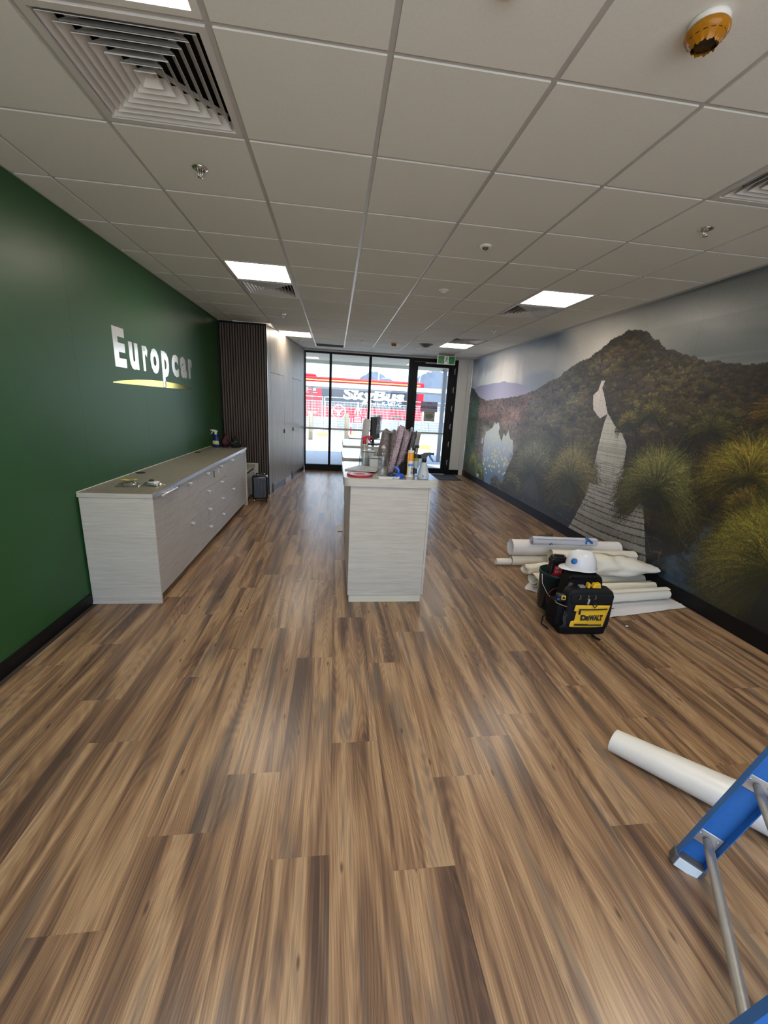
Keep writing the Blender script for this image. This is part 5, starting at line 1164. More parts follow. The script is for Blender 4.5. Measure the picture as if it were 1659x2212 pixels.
# temporary mesh fence panels
M_galv = mat('galvanised_white', (0.80, 0.83, 0.85), 0.4, vary=0.03)
def fence_panel(x0, x1, y0, y1, label, z0=0.10, z1=1.93):
    L = math.hypot(x1-x0, y1-y0); a = math.atan2(y1-y0, x1-x0)
    t = thing('mesh_fence', label, 'fence', (x0, y0, -0.03), a, group='temporary mesh fence panels')
    for xx in (0.02, L-0.02):
        MB().tube([(xx, 0, 0.0), (xx, 0, z1)], 0.022, seg=8).build('fence_post', M_galv, t)
    for zz in (z0, z1, z1-0.22):
        MB().tube([(0.02, 0, zz), (L-0.02, 0, zz)], 0.018 if zz != z1-0.22 else 0.012, seg=8).build('fence_rail', M_galv, t)
    q = MB(); n = int(L/0.075)
    for k in range(1, n):
        x = L*k/n; q.box(x-0.0035, x+0.0035, -0.0035, 0.0035, z0, z1-0.22)
    for k in range(1, 12):
        z = z0+(z1-0.22-z0)*k/12; q.box(0.02, L-0.02, -0.0035, 0.0035, z-0.0035, z+0.0035)
    o = q.build('wire_mesh', M_galv, t); o['kind'] = 'stuff'
fence_panel(-3.15, -0.80, 20.4, 20.5, 'mesh fence panel outside the left window, in front of the red bus door')
fence_panel(-0.74, 1.62, 20.5, 20.55, 'mesh fence panel outside the middle window')
fence_panel(1.68, 4.02, 20.55, 20.6, 'mesh fence panel in front of the bus tail, right of the middle mullion')
fence_panel(4.08, 6.45, 20.6, 20.6, 'mesh fence panel seen through the glass door')

# red and white notice on a stake
t = thing('notice_stand', 'white A shaped stand with a small red and white notice outside', 'sign', (0.98, 19.4, -0.03))
q = MB(); q.tube([(0.0, 0, 0), (0.0, 0, 1.75)], 0.03, seg=8); q.tube([(-0.18, 0, 1.15), (0.0, 0, 1.60)], 0.02, seg=8); q.tube([(0.18, 0, 1.15), (0.0, 0, 1.60)], 0.02, seg=8); q.build('stand', M_galv, t)
M_rd = mat('sign_red', (0.62, 0.02, 0.05), 0.5, vary=0)
MB().box(-0.23, 0.23, -0.045, -0.035, 0.72, 1.06, bev=0.01).build('notice_board', mat('sign_red'), t)
q = MB()
for k in range(4): q.box(-0.18+0.02*(k % 2), 0.18-0.02*(k % 2), -0.047, -0.045, 0.765+k*0.07, 0.80+k*0.07)
q.build('lettering', mat('sign_white'), t)
t = thing('marker_post', 'thin red marker post beside the second bollard', 'post', (0.62, 18.6, -0.03))
MB().lathe([(0.0, 0), (0.04, 0.0), (0.04, 1.10), (0.0, 1.14)], 12, cap=False).build('marker_body', mat('marker_red', (0.75, 0.06, 0.10), 0.5), t)
MB().lathe([(0.041, 0.55), (0.041, 0.75)], 12, cap=False).build('reflective_band', mat('sign_white'), t)

# low white barrier and covered walkway in front of the bus
t = thing('road_barrier', 'low white concrete barrier along the road in front of the bus', 'barrier', (0, 25.2, -0.03))
M_bar = mat('barrier_white', (0.62, 0.62, 0.60), 0.8, vary=0.05)
for k in range(-5, 8):
    q = MB(); q.box(k*2.0+0.01, k*2.0+1.99, -0.15, 0.15, 0.0, 0.30, bev=0.02); q.box(k*2.0+0.01, k*2.0+1.99, -0.08, 0.08, 0.30, 0.74, bev=0.02); q.build('barrier_block', M_bar, t)
t = thing('walkway_cover', 'white roofed walkway running across in front of the red bus', 'canopy', (0, 23.0, -0.03))
MB().box(-14, 13, -0.9, 0.9, 2.70, 2.73).build('roof_sheet', mat('roof_white', (0.65, 0.68, 0.72), 0.5), t)
q = MB()
for k in range(180): q.box(-14+k*0.15, -14+k*0.15+0.06, -0.92, 0.9, 2.73, 2.755)
q = q.build('roof_ribs', mat('rib_blue', (0.12, 0.16, 0.35), 0.5), t); q['kind'] = 'stuff'
MB().box(-14, 13, -0.96, -0.90, 2.50, 2.72).build('fascia_board', mat('roof_white'), t)
MB().box(-14, 13, 0.90, 0.96, 2.45, 2.72).build('fascia_board', mat('barrier_shade', (0.30, 0.33, 0.38), 0.6), t)
for x in (-6.2, -1.55, 6.9, 7.9, 8.7): MB().box(x-0.05, x+0.05, 0.80, 0.90, 0, 2.70).build('walkway_post', mat('post_brown', (0.20, 0.18, 0.17), 0.6), t)

# the bus
t = thing('bus', 'red airport coach with dark windows and big white lettering', 'bus', (0, 28.0, -0.03))
M_red = mat('coach_red', (0.55, 0.008, 0.022), 0.4, spec=0.3, vary=0.03)
M_bwin = mat('coach_glass', (0.035, 0.042, 0.06), 0.25, vary=0.1, vscale=1.5)
XB0, XB1 = -6.3, 6.15
MB().box(XB0, XB1, 0.0, 2.5, 0.34, 1.42, bev=0.05).build('lower_body', M_red, t)
MB().box(XB0+0.03, XB1-0.03, 0.04, 2.46, 1.40, 3.02).build('window_band', M_bwin, t)
MB().box(XB0, XB1, 0.0, 2.5, 2.98, 3.36, bev=0.12, seg=4).build('roof', M_red, t)
MB().box(XB0, -1.12, -0.02, 0.6, 0.36, 3.0, bev=0.03).build('red_panel', M_red, t)
MB().box(5.68, XB1+0.01, -0.02, 2.5, 0.36, 3.0, bev=0.05).build('rear_corner', M_red, t)
q = MB(); q.box(-4.5, -1.55, 0.4, 2.1, 3.34, 3.56, bev=0.09, seg=4); q.build('air_conditioner', M_red, t)
MB().box(XB0+0.3, XB1-0.3, -0.012, 0.0, 3.10, 3.18, bev=0.003).build('roof_stripe', mat('stripe_yellow', (0.85, 0.60, 0.12), 0.4), t)
for wx in (-4.2, 2.75, 4.3):
    q = MB(); MW = Matrix.Translation((wx, -0.01, 0.51)) @ Matrix.Rotation(-math.pi/2, 4, 'X') ; MW = Matrix.Translation((wx, 0.30, 0.51)) @ Matrix.Rotation(math.pi/2, 4, 'X')
    q.lathe([(0.0, 0), (0.50, 0.0), (0.50, 0.30), (0.34, 0.33), (0.33, 0.29), (0.0, 0.27)], 28, M=MW, cap=False); q.build('wheel', mat('tyre', (0.03, 0.03, 0.03), 0.7), t)
for x in (-0.4, 0.9, 2.2, 3.5, 4.8): MB().box(x-0.02, x+0.02, 0.02, 0.045, 1.42, 3.0).build('window_pillar', mat('pillar_black', (0.01, 0.01, 0.012), 0.4), t)
M_bw = mat('decal_white', (0.9, 0.9, 0.9), 0.5, vary=0)
def fit_text(body, x0, x1, z0, z1, material, parent, off=0.0, shear=0.0, y=-0.012):
    me = text_mesh(body, 1.0, 0.004, off, shear=shear)
    co = np.empty(len(me.vertices)*3); me.vertices.foreach_get('co', co); co = co.reshape(-1, 3); mn, mx = co.min(0), co.max(0)
    co[:, 0] = (co[:, 0]-mn[0])/(mx[0]-mn[0])*(x1-x0); co[:, 1] = (co[:, 1]-mn[1])/(mx[1]-mn[1])*(z1-z0)
    me.vertices.foreach_set('co', co.ravel()); me.update()
    return link_obj('lettering', me, material, parent, loc=(x0, y, z0), rot=(math.pi/2, 0, 0))
fit_text('SkyBus', 0.36, 4.74, 1.72, 2.70, M_bw, t, 0.045, 0.10, 0.03)
fit_text('powered by', 1.75, 3.08, 1.55, 1.86, M_bw, t, 0.0, y=0.03)
fit_text('K', 3.16, 3.42, 1.63, 1.90, M_bw, t, 0.03, y=0.03)
fit_text('/', 3.44, 3.58, 1.60, 1.92, mat('decal_blue', (0.08, 0.35, 0.80), 0.5, vary=0), t, 0.04, y=0.03)
fit_text('NET', 3.60, 4.14, 1.63, 1.90, M_bw, t, 0.03, y=0.03)
fit_text('/', 4.16, 4.30, 1.60, 1.92, mat('decal_blue'), t, 0.04, y=0.03)
fit_text('C', 4.32, 4.56, 1.63, 1.90, M_bw, t, 0.03, y=0.03)
def ringm(x, z, R, w, y=-0.03):
    q = MB(); q.lathe([(R-w, 0), (R, 0), (R, 0.008), (R-w, 0.008), (R-w, 0)], 36, M=Matrix.Translation((x, y, z)) @ Matrix.Rotation(math.pi/2, 4, 'X'), cap=False, smooth=False); return q
for x in (-2.16, -1.62):
    q = ringm(x, 2.48, 0.11, 0.035); q.lathe([(0, 0), (0.03, 0), (0.03, 0.006), (0, 0.006)], 16, M=Matrix.Translation((x, -0.03, 2.48)) @ Matrix.Rotation(math.pi/2, 4, 'X'), cap=False); q.build('route_symbol', M_bw, t)
MB().box(-2.05, -1.73, -0.036, -0.028, 2.468, 2.492).build('route_symbol', M_bw, t)
q = MB(); q.box(-2.30, -2.0, -0.036, -0.03, 2.27, 2.30); q.box(-1.84, -1.42, -0.036, -0.03, 2.26, 2.29); q.box(-2.1, -1.40, -0.036, -0.03, 0.92, 0.99); q.build('lettering', M_bw, t)
q = ringm(0.10, 1.05, 0.50, 0.06, -0.005)
for a, l in ((35, 0.34), (155, 0.40), (250, 0.30), (290, 0.30)):
    M_ = Matrix.Translation((0.10, -0.008, 1.05)) @ Matrix.Rotation(-math.radians(a), 4, 'Y'); q.box(0, l, -0.004, 0.004, -0.05, 0.05, M=M_)
q.build('aircraft_symbol', M_bw, t)

# far background: lamp posts, hills, trees
def lamp(x, y, h, arm, label):
    t = thing('street_lamp', label, 'street lamp', (x, y, -0.03), group=None)
    if arm: MB().tube([(0, 0, 0), (0, 0, h*0.85), (0.15*arm, 0, h*0.94), (0.75*arm, 0, h)], [0.07, 0.05, 0.04, 0.035], seg=8).build('lamp_pole', mat('pole_grey', (0.30, 0.32, 0.34), 0.5), t); MB().box(0.6*arm, 0.6*arm+0.55, -0.1, 0.1, h-0.02, h+0.06, bev=0.02).build('lamp_head', mat('lamp_dark', (0.06, 0.06, 0.07), 0.5), t)
    else: MB().tube([(0, 0, 0), (0, 0, h)], [0.07, 0.045], seg=8).build('lamp_pole', mat('pole_grey'), t); MB().box(-0.22, 0.22, -0.15, 0.15, h, h+0.10, bev=0.02).build('lamp_head', mat('lamp_dark'), t)
lamp(-2.12, 50, 5.7, 0, 'distant car park lamp seen through the leftmost window')
lamp(8.15, 40, 5.1, 1, 'distant curved street lamp against the hill through the door')
lamp(4.03, 40, 6.6, 0, 'distant thin pole in the third window, left of centre'); lamp(5.35, 33, 5.6, 0, 'grey pole at the right of the third window')
M_hill = mat('hazy_hill', (0.085, 0.105, 0.145), 0.95, vary=0.25, vscale=0.12)
def hill(x0, x1, y, ridge, label):
    xs = np.linspace(x0, x1, 60); q = MB()
    def f(u, v):
        x = x0+(x1-x0)*u; z = np.interp(x, [p[0] for p in ridge], [p[1] for p in ridge])
        z += 0.9*mnoise.noise(Vector((x*0.35, 0, 0)))+0.5*mnoise.noise(Vector((x*1.1, 3, 0)))
        w = math.sin(v*math.pi)
        return (x, y+60*(v-0.5)+8*mnoise.noise(Vector((x*0.05, v*3, 1))), max(-0.5, z*w+1.2*mnoise.noise(Vector((x*0.3, v*8, 2)))*w)-0.1)
    q.grid(f, 90, 16); o = q.build('hill', M_hill); tag(o, label, 'hill')
hill(45, 92, 270, [(45, 14), (52, 20), (60, 25), (66, 26.5), (72, 23.5), (78, 19), (92, 8)], 'hazy blue wooded hill seen through the glass door')
hill(4, 45, 250, [(4, 12), (14, 16), (20, 21), (26, 20.5), (34, 16.5), (45, 13)], 'low distant treed rise above the bus roof')
# ================================================================ MURAL PRINT (colours painted onto the wall's own vertices)
rng = np.random.RandomState(7)
RES = 0.006; Y0M, Y1M, Z0M, Z1M = -0.3, 8.235, 0.128, 2.786
NY = int((Y1M-Y0M)/RES); NZ = int((Z1M-Z0M)/RES)
gy = Y0M+(np.arange(NY)+0.5)*RES; gz = Z0M+(np.arange(NZ)+0.5)*RES
GYY, GZZ = np.meshgrid(gy, gz)
def fnoise(sy, sz, octv=4, seed=0, shear=0.0):
    out = np.zeros((NZ, NY)); amp = 1.0; tot = 0
    r = np.random.RandomState(seed)
    for o in range(octv):
        fy, fz = sy*2**o, sz*2**o
        P = (GYY+shear*GZZ)*fy; Q = GZZ*fz
        a = r.rand(128, 512); i = np.floor(P).astype(int); j = np.floor(Q).astype(int)
        u = P-i; v = Q-j; u = u*u*(3-2*u); v = v*v*(3-2*v)
        g = lambda jj, ii: a[jj % 128, ii % 512]
        out += amp*((g(j, i)*(1-u)+g(j, i+1)*u)*(1-v)+(g(j+1, i)*(1-u)+g(j+1, i+1)*u)*v); tot += amp; amp *= 0.5
    return out/tot
def c3(*c): return np.array(c, float)
img = np.zeros((NZ, NY, 3))
def lerp(a, b, t): return a+(b-a)*np.clip(t, 0, 1)[..., None]
# sky: slate at the near end, pale warm cloud behind the summit, blue then pale again at the far end
n1 = fnoise(0.7, 1.6, 5, 1, shear=-0.9); n2 = fnoise(0.35, 1.1, 4, 2, shear=0.5); n3 = fnoise(2.5, 0.8, 4, 3)
kp = np.array([-0.3, 1.0, 1.8, 2.5, 3.2, 3.7, 4.3, 5.0, 5.8, 6.6, 7.6, 8.3])
kc = np.array([(.10, .13, .15), (.13, .16, .17), (.14, .17, .17), (.26, .26, .24), (.46, .44, .41), (.46, .45, .43), (.20, .24, .28), (.19, .24, .32), (.30, .32, .36), (.42, .42, .43), (.40, .46, .58), (.14, .22, .40)])
for k in range(3): img[..., k] = np.interp(gy, kp, kc[:, k])[None, :]
SS = lambda v, a, w: np.clip((v-a)/w+0.5, 0, 1)
img = lerp(img, c3(.50, .48, .45), (n1-0.48)*2.2*SS(GYY, 3.0, 0.8)*(1-(GZZ-2.2)*0.8)); img = lerp(img, c3(.060, .082, .11), (0.52-n2)*3.4)
img = lerp(img, c3(.30, .32, .31), np.clip((n1-0.52)*4, 0, 0.7)*(1-SS(GYY, 3.0, 0.8))*np.clip(1-(GZZ-2.15)*1.3, 0, 1))
img = lerp(img, c3(.055, .085, .12), np.clip((GZZ-2.30+0.5*(n1-0.5))*2.0, 0, 0.75)*SS(GYY-0.9*(GZZ-2.5), 3.95, 0.5)*(1-SS(GYY, 5.3, 1.2)))
img = lerp(img, c3(.62, .58, .56), np.clip((n3-0.5)*3, 0, 0.6)*SS(GYY, 5.0, 0.8)*np.clip(1.2-abs(GZZ-2.3)*3, 0, 1))
st = fnoise(0.5, 7.0, 4, 61, shear=0.0); st2 = np.clip((fnoise(0.45, 4.5, 4, 62, shear=0.0)-0.50)*5, 0, 1)
img = lerp(img, c3(.34, .36, .355), st2*0.75*np.exp(-((GZZ-2.28-0.10*(1.6-GYY))/0.13)**2)*(1-SS(GYY, 2.2, 0.6)))
img = lerp(img, c3(.30, .31, .31), np.clip((st-0.52)*4, 0, 0.5)*(1-SS(GYY, 2.6, 0.8)))
img = lerp(img, c3(.58, .55, .51), np.exp(-(((GYY-3.3)-1.6*(GZZ-2.5))/0.35)**2)*0.7)
def poly(pts):
    px = np.array([p[0] for p in pts]); pz = np.array([p[1] for p in pts]); ins = np.zeros((NZ, NY), bool); n = len(pts)
    for i in range(n):
        x1, z1, x2, z2 = px[i], pz[i], px[(i+1) % n], pz[(i+1) % n]
        c = ((z1 > GZZ) != (z2 > GZZ)) & (GYY < (x2-x1)*(GZZ-z1)/(z2-z1+1e-12)+x1); ins ^= c
    return ins
def under(line):
    l = sorted(line); zz = np.interp(gy, [p[0] for p in l], [p[1] for p in l]); return zz
jag = lambda s, a: a*(fnoise(s, 0.01, 3, int(s*10))[0]-0.5)
# distant blue range
far = under([(4.8, 1.9), (5.04, 2.02), (5.25, 2.09), (5.57, 2.12), (5.83, 2.14), (6.17, 2.19), (6.62, 2.18), (7.12, 2.17), (7.56, 2.16), (8.25, 2.10)])+jag(4, 0.03)
mk = (GZZ < far[None, :]) & (GYY > 4.7)
img[mk] = lerp(np.broadcast_to(c3(.19, .20, .31), img.shape), c3(.30, .28, .38), (2.2-GZZ)*2)[mk]
# the main hill
ridge = under([(-0.4, 2.02), (0.3, 2.05), (1.12, 2.07), (1.32, 2.08), (1.47, 2.10), (1.59, 2.13), (1.72, 2.15), (1.85, 2.20), (1.97, 2.24), (2.15, 2.29), (2.26, 2.37), (2.38, 2.44), (2.47, 2.50), (2.60, 2.54), (2.78, 2.57), (2.91, 2.53), (3.02, 2.51), (3.17, 2.44), (3.29, 2.40), (3.47, 2.34), (3.72, 2.30), (3.94, 2.23), (4.12, 2.15), (4.44, 2.09), (4.76, 2.00), (5.03, 1.96), (5.2, 1.93), (5.51, 1.90), (6.22, 1.88), (7.01, 1.83), (7.6, 1.93), (8.0, 2.12), (8.25, 2.16)])+jag(14, 0.035)+jag(50, 0.02)
veg = GZZ < ridge[None, :]
vn = fnoise(3, 6, 5, 11)
vegc = lerp(np.broadcast_to(c3(.022, .020, .012), img.shape), c3(.070, .052, .024), (vn-0.3)*2)
img[veg] = vegc[veg]
# shrubs as shaded clumps, painted from the ridge down so nearer ones overlap
def blob(cy, cz, r, col, rough=0.5, hi=2.4):
    i0, i1 = int((cy-r*1.7-Y0M)/RES), int((cy+r*1.7-Y0M)/RES)+1; j0, j1 = int((cz-r-Z0M)/RES), int((cz+r*0.9-Z0M)/RES)+1
    i0, j0 = max(0, i0), max(0, j0); i1, j1 = min(NY, i1), min(NZ, j1)
    if i1 <= i0 or j1 <= j0: return
    Y, Z = np.meshgrid(gy[i0:i1], gz[j0:j1]); dy = (Y-cy)/(r*1.45); dz = (Z-cz)/(r*0.8); th = np.arctan2(dz, dy)
    ph = cy*31+cz*17
    R = 1+0.14*np.sin(th*5+ph)+0.10*np.sin(th*9+ph*2)+0.10*(rng.rand(*Y.shape)-0.5)
    d = np.sqrt(dy*dy+dz*dz)/R; m_ = d < 1
    sh = (0.42+hi*np.clip(dz*0.55+0.35, 0, 1)**1.6)*(1-0.45*d)*(1+rough*(rng.rand(*Y.shape)-0.5)*1.6)
    sub = img[j0:j1, i0:i1]; vm = m_ & veg[j0:j1, i0:i1]
    sub[vm] = (col[None, :]*sh[..., None][vm].reshape(-1, 1))
pal = [c3(.060, .048, .022), c3(.085, .070, .026), c3(.075, .058, .030), c3(.050, .036, .026), c3(.110, .100, .028), c3(.045, .032, .026), c3(.095, .062, .022), c3(.034, .028, .020)]
pts = []
for _ in range(8500):
    y = rng.uniform(-0.4, 8.3); zr = np.interp(y, gy, ridge); z = zr-0.01-(zr-0.3)*rng.rand()**1.5; pts.append((y, z, zr))
pts.sort(key=lambda p: -p[1])
for y, z, zr in pts:
    dd = zr-z; r = 0.020+0.075*dd*(0.5+0.9*rng.rand())
    col = pal[rng.randint(len(pal))]*(0.55 if dd < 0.12 and 1.9 < y < 3.1 else 1.0)
    if 0.8 < dd: col = col*0.75
    if y < 1.0 and 0.2 < dd < 0.6: col = col*c3(1.7, 1.25, .9)
    if y > 3.3:   # printed mist and painted-in window glare towards the far end
        k = min(1, (y-3.3)/2.2); col = col*(1-0.35*k)+c3(.16, .135, .135)*k*0.55
        if y > 5.0 and dd < 0.5: col = col*c3(1.25, .95, .95)
    if y > 7.5: col = c3(.03, .07, .055)
    blob(y, z, min(r, 0.13), col)
hn = fnoise(2.2, 5.0, 4, 51); hm = np.clip(0.50+1.9*(hn-0.32), 0.30, 1.5)*np.clip(0.62+1.4*(ridge[None, :]-GZZ), 0.62, 1.0)
img = np.where(veg[..., None], img*hm[..., None], img)
# batches of grass strokes
def strokes(by, bz, ang, ln, bend, c0, c1, wid=1, P=26):
    n = len(by); s = np.linspace(0, 1, P)[None, :]
    a = ang[:, None]; L_ = ln[:, None]; bnd = bend[:, None]
    y = by[:, None]+np.cos(a)*L_*s*(1-0.15*s); z = bz[:, None]+np.sin(a)*L_*s-bnd*L_*s*s
    colr = c0[:, None, :]*(1-s[..., None])+c1[:, None, :]*s[..., None]
    for w in range(wid):
        iy = ((y-Y0M)/RES).astype(int)+w; iz = ((z-Z0M)/RES).astype(int)
        ok = (iy >= 0) & (iy < NY) & (iz >= 0) & (iz < NZ)
        img[iz[ok], iy[ok]] = colr[ok]
def softellipse(cy, cz, ry, rz, col, amt=1.0, p=1.5):
    d = np.sqrt(((GYY-cy)/ry)**2+((GZZ-cz)/rz)**2)+0.12*(fnoise(8, 8, 2, int(cy*100) % 97)-0.5)
    m_ = np.clip((1.0-d)*p*2, 0, 1)*amt
    img[:] = lerp(img, col, m_)
# sandy track up the hill
def paint_poly(pts, col, nz=0.25, sd=5):
    m_ = poly(pts); k = 1+nz*(rng.rand(NZ, NY)-0.5)*2
    img[m_] = (col[None, None, :]*k[..., None])[m_]
paint_poly([(3.20, 1.80), (3.22, 1.88), (3.13, 1.93), (3.10, 2.05), (3.03, 2.04), (3.06, 1.96), (2.99, 1.86), (2.87, 1.66), (3.00, 1.60), (3.16, 1.70)], c3(.55, .51, .49))
# ponds
lake = poly([(6.92, 1.03), (6.85, 1.18), (6.70, 1.22), (6.49, 1.30), (6.40, 1.41), (6.34, 1.36), (6.22, 1.42), (6.12, 1.32), (6.15, 1.22), (5.95, 1.05), (5.88, 1.22), (5.78, 1.16), (5.68, 1.28), (5.55, 1.14), (5.42, 1.12), (5.33, 0.85), (5.46, 0.69), (5.55, 0.55), (5.57, 0.34), (6.17, 0.128), (6.63, 0.128), (6.87, 0.5)])
lc = lerp(np.broadcast_to(c3(.10, .16, .24), img.shape), c3(.46, .52, .60), (GZZ-0.35)*1.3); img[lake] = lc[lake]
for _ in range(70): blobc = (rng.uniform(5.45, 6.8), rng.normal(0.66, 0.17)); r = rng.uniform(0.012, 0.03); m_ = (((GYY-blobc[0])/(r*1.6))**2+((GZZ-blobc[1])/r)**2 < 1) & lake; img[m_] = c3(.50, .52, .34)
rw = poly([(1.26, 0.85), (1.10, 0.86), (1.12, 0.67), (1.08, 0.45), (0.98, 0.30), (0.80, 0.128), (1.60, 0.128), (1.74, 0.22), (1.62, 0.33), (1.38, 0.48), (1.30, 0.67)])
dk = (GZZ < 0.62) & (GYY < 3.0); img = lerp(img, c3(.010, .011, .012), np.clip((0.72-GZZ)*5, 0, 0.92)*((GYY < 3.05))); img = lerp(img, c3(.020, .024, .034), np.clip((0.50-GZZ)*5, 0, 0.85)*((GYY >= 3.05) & (GYY < 5.2)))
wn1 = fnoise(4, 7, 4, 21); wc_ = lerp(np.broadcast_to(c3(.018, .038, .062), img.shape), c3(.055, .105, .165), (wn1-0.38)*3.5); rwm = rw & (wn1+0.25*(rng.rand(NZ, NY)) > 0.47); img[rwm] = wc_[rwm]
# boardwalk
zl = np.array([0.10, 0.30, 0.66, 0.88, 1.24, 1.48, 1.56, 1.66]); yl = np.array([3.27, 3.16, 2.99, 2.96, 2.93, 2.91, 2.90, 2.87])
zr_ = np.array([0.10, 0.19, 0.58, 0.76, 0.89, 1.09, 1.33, 1.45, 1.53, 1.66]); yr_ = np.array([1.78, 1.81, 1.95, 2.02, 2.28, 2.42, 2.44, 2.55, 2.70, 2.86])
YL = np.interp(gz, zl, yl)[:, None]; YR = np.interp(gz, zr_, yr_)[:, None]
bw = (GYY < YL) & (GYY > YR) & (GZZ < 1.66)
tt = (GYY-YR)/(YL-YR+1e-9)
zc_ = GZZ+0.035*(1-(2*tt-1)**2)*np.clip(1.2-GZZ, 0, 1)-0.095*(1-tt)*np.clip(1.0-GZZ, 0, 1)   # plank lines curve and fan
g_ = np.clip(zc_, 0.02, 2); g_ = np.clip(zc_, 0.02, 1.68); dep = 24.0/(1.78-g_); pid = np.floor(dep); fr_ = dep-pid
rp = np.random.RandomState(3).rand(200); tone = 1+(0.75+0.5*rp[(pid.astype(int)) % 200]-1)*np.clip(1.25-GZZ*0.7, 0.35, 1)
base = c3(.37, .365, .33)[None, None, :]*tone[..., None]*(0.85+0.3*fnoise(30, 6, 3, 31))[..., None]
base = base*(0.72+0.75*np.clip(GZZ-0.35, 0, 1))[..., None]
wire = (pid.astype(int) % 2 == 0) & (GZZ < 1.05)
hx = GYY*34; hz = (GZZ-0.05*(1-(2*tt-1)**2))*40; cell_ = np.abs(((hx+0.5*(np.floor(hz) % 2)) % 1)-0.5)+0.55*np.abs((hz % 1)-0.5); wl_ = (cell_ > 0.52) & wire
base[wire] *= 1.15; base[wl_] *= 0.55
base *= (1-np.clip(1.15-GZZ*0.55, 0.35, 0.85)*(fr_ < 0.17))[..., None]
img[bw] = base[bw]
# tussocks
def tussock(cy, cz, ry, rz, n, cA, cB, seed, dark=c3(.016, .018, .012), ang=(-35, 215), L=0.42, darkamt=0.85):
    r = np.random.RandomState(seed); softellipse(cy, cz, ry*0.86, rz*0.80, dark, darkamt, 1.6)
    P = 34; s_ = np.linspace(0, 1, P)[None, :]
    for lay in range(4):
        k = n//4; th = np.radians(r.uniform(ang[0], ang[1], k)); r0 = r.rand(k)**0.8*(0.50-0.06*lay)
        a = th+r.normal(0, 0.16, k); ln = (0.50+0.50*r.rand(k))*(0.72-0.04*lay); bend = 0.10+0.38*r.rand(k)+0.15*np.abs(np.cos(th))
        by = cy+np.cos(th)*r0*ry; bz = cz-0.18*rz+np.sin(th)*r0*rz
        y = by[:, None]+np.cos(a)[:, None]*(ln*ry)[:, None]*s_*(1+0.1*s_); z = bz[:, None]+(np.sin(a)*1.12)[:, None]*(ln*rz)[:, None]*s_-(bend*ln*rz)[:, None]*s_**2.2
        hi = np.clip(0.42+0.62*np.sin(th)+0.18*r.randn(k), 0.12, 1.15)*(0.40+0.25*lay)*(0.45+1.0*r.rand(k)**1.5)
        warm = (r.rand(k) < 0.22)[:, None]
        c1 = np.where(warm, cB*c3(1.25, .95, .7), cB)*hi[:, None]; c0 = cA*0.30*(0.5+r.rand(k))[:, None]
        colr = c0[:, None, :]*(1-s_[..., None])**1.3+c1[:, None, :]*s_[..., None]**0.8
        iy = ((y-Y0M)/RES).astype(int); iz = ((z-Z0M)/RES).astype(int); ok = (iy >= 0) & (iy < NY) & (iz >= 0) & (iz < NZ)
        img[iz[ok], iy[ok]] = colr[ok]
softellipse(1.75, 1.42, 0.42, 0.22, c3(.016, .013, .010), 0.75, 1.2); softellipse(2.22, 1.22, 0.16, 0.26, c3(.018, .015, .012), 0.7, 1.2); softellipse(0.6, 1.62, 0.45, 0.14, c3(.018, .015, .010), 0.6, 1.2)
softellipse(1.35, 0.75, 0.35, 0.5, c3(.010, .009, .008), 0.8, 1.2)
rwm2 = rw & (wn1 > 0.50); img[rwm2] = wc_[rwm2]
mist_and_glare = lambda c, k: c*(1-k)+c3(.20, .21, .19)*k  # greys the far tussocks: printed mist plus window glare put into the colour
tussock(4.50, 0.80, 1.00, 0.72, 7500, mist_and_glare(c3(.05, .055, .03), .35), mist_and_glare(c3(.16, .165, .08), .45), 1, c3(.050, .055, .050), darkamt=0.8)
tussock(3.42, 0.86, 0.68, 0.60, 6500, mist_and_glare(c3(.05, .055, .03), .25), mist_and_glare(c3(.26, .23, .07), .22), 2, c3(.040, .045, .038), darkamt=0.8)
tussock(5.2, 0.42, 0.45, 0.32, 1200, mist_and_glare(c3(.05, .055, .03), .2), mist_and_glare(c3(.12, .12, .05), .3), 12, c3(.03, .035, .03))
tussock(7.5, 0.45, 0.35, 0.40, 1200, c3(.06, .09, .03), c3(.26, .30, .10), 3, c3(.05, .07, .05)); tussock(7.0, 0.32, 0.3, 0.3, 800, c3(.06, .09, .03), c3(.22, .27, .08), 4, c3(.05, .07, .05)); tussock(6.0, 0.22, 0.3, 0.2, 500, c3(.05, .06, .03), c3(.14, .13, .08), 13, c3(.06, .06, .05))
bw2 = bw & (GZZ < 0.80) & (GYY > YR+0.0); img[bw2] = base[bw2]
tussock(2.48, 1.60, 0.20, 0.17, 900, c3(.06, .06, .015), c3(.20, .17, .045), 5); tussock(2.15, 1.70, 0.22, 0.18, 900, c3(.06, .06, .015), c3(.17, .155, .04), 6)
tussock(1.45, 1.58, 0.30, 0.2, 1000, c3(.05, .05, .015), c3(.12, .12, .035), 16); tussock(0.85, 1.75, 0.35, 0.2, 1000, c3(.07, .05, .012), c3(.22, .15, .03), 17)
tussock(1.90, 1.02, 0.56, 0.52, 9000, c3(.05, .055, .020), c3(.25, .26, .08), 7, L=0.48)
tussock(1.02, 1.28, 0.48, 0.36, 6000, c3(.08, .07, .012), c3(.33, .28, .04), 8, L=0.5); tussock(0.98, 1.02, 0.22, 0.20, 1500, c3(.05, .045, .012), c3(.18, .14, .03), 9)
tussock(0.64, 0.70, 0.64, 0.62, 14000, c3(.06, .065, .012), c3(.30, .28, .045), 10, L=0.55, ang=(-60, 240)); tussock(-0.1, 0.9, 0.4, 0.5, 2500, c3(.05, .055, .012), c3(.20, .19, .03), 11)
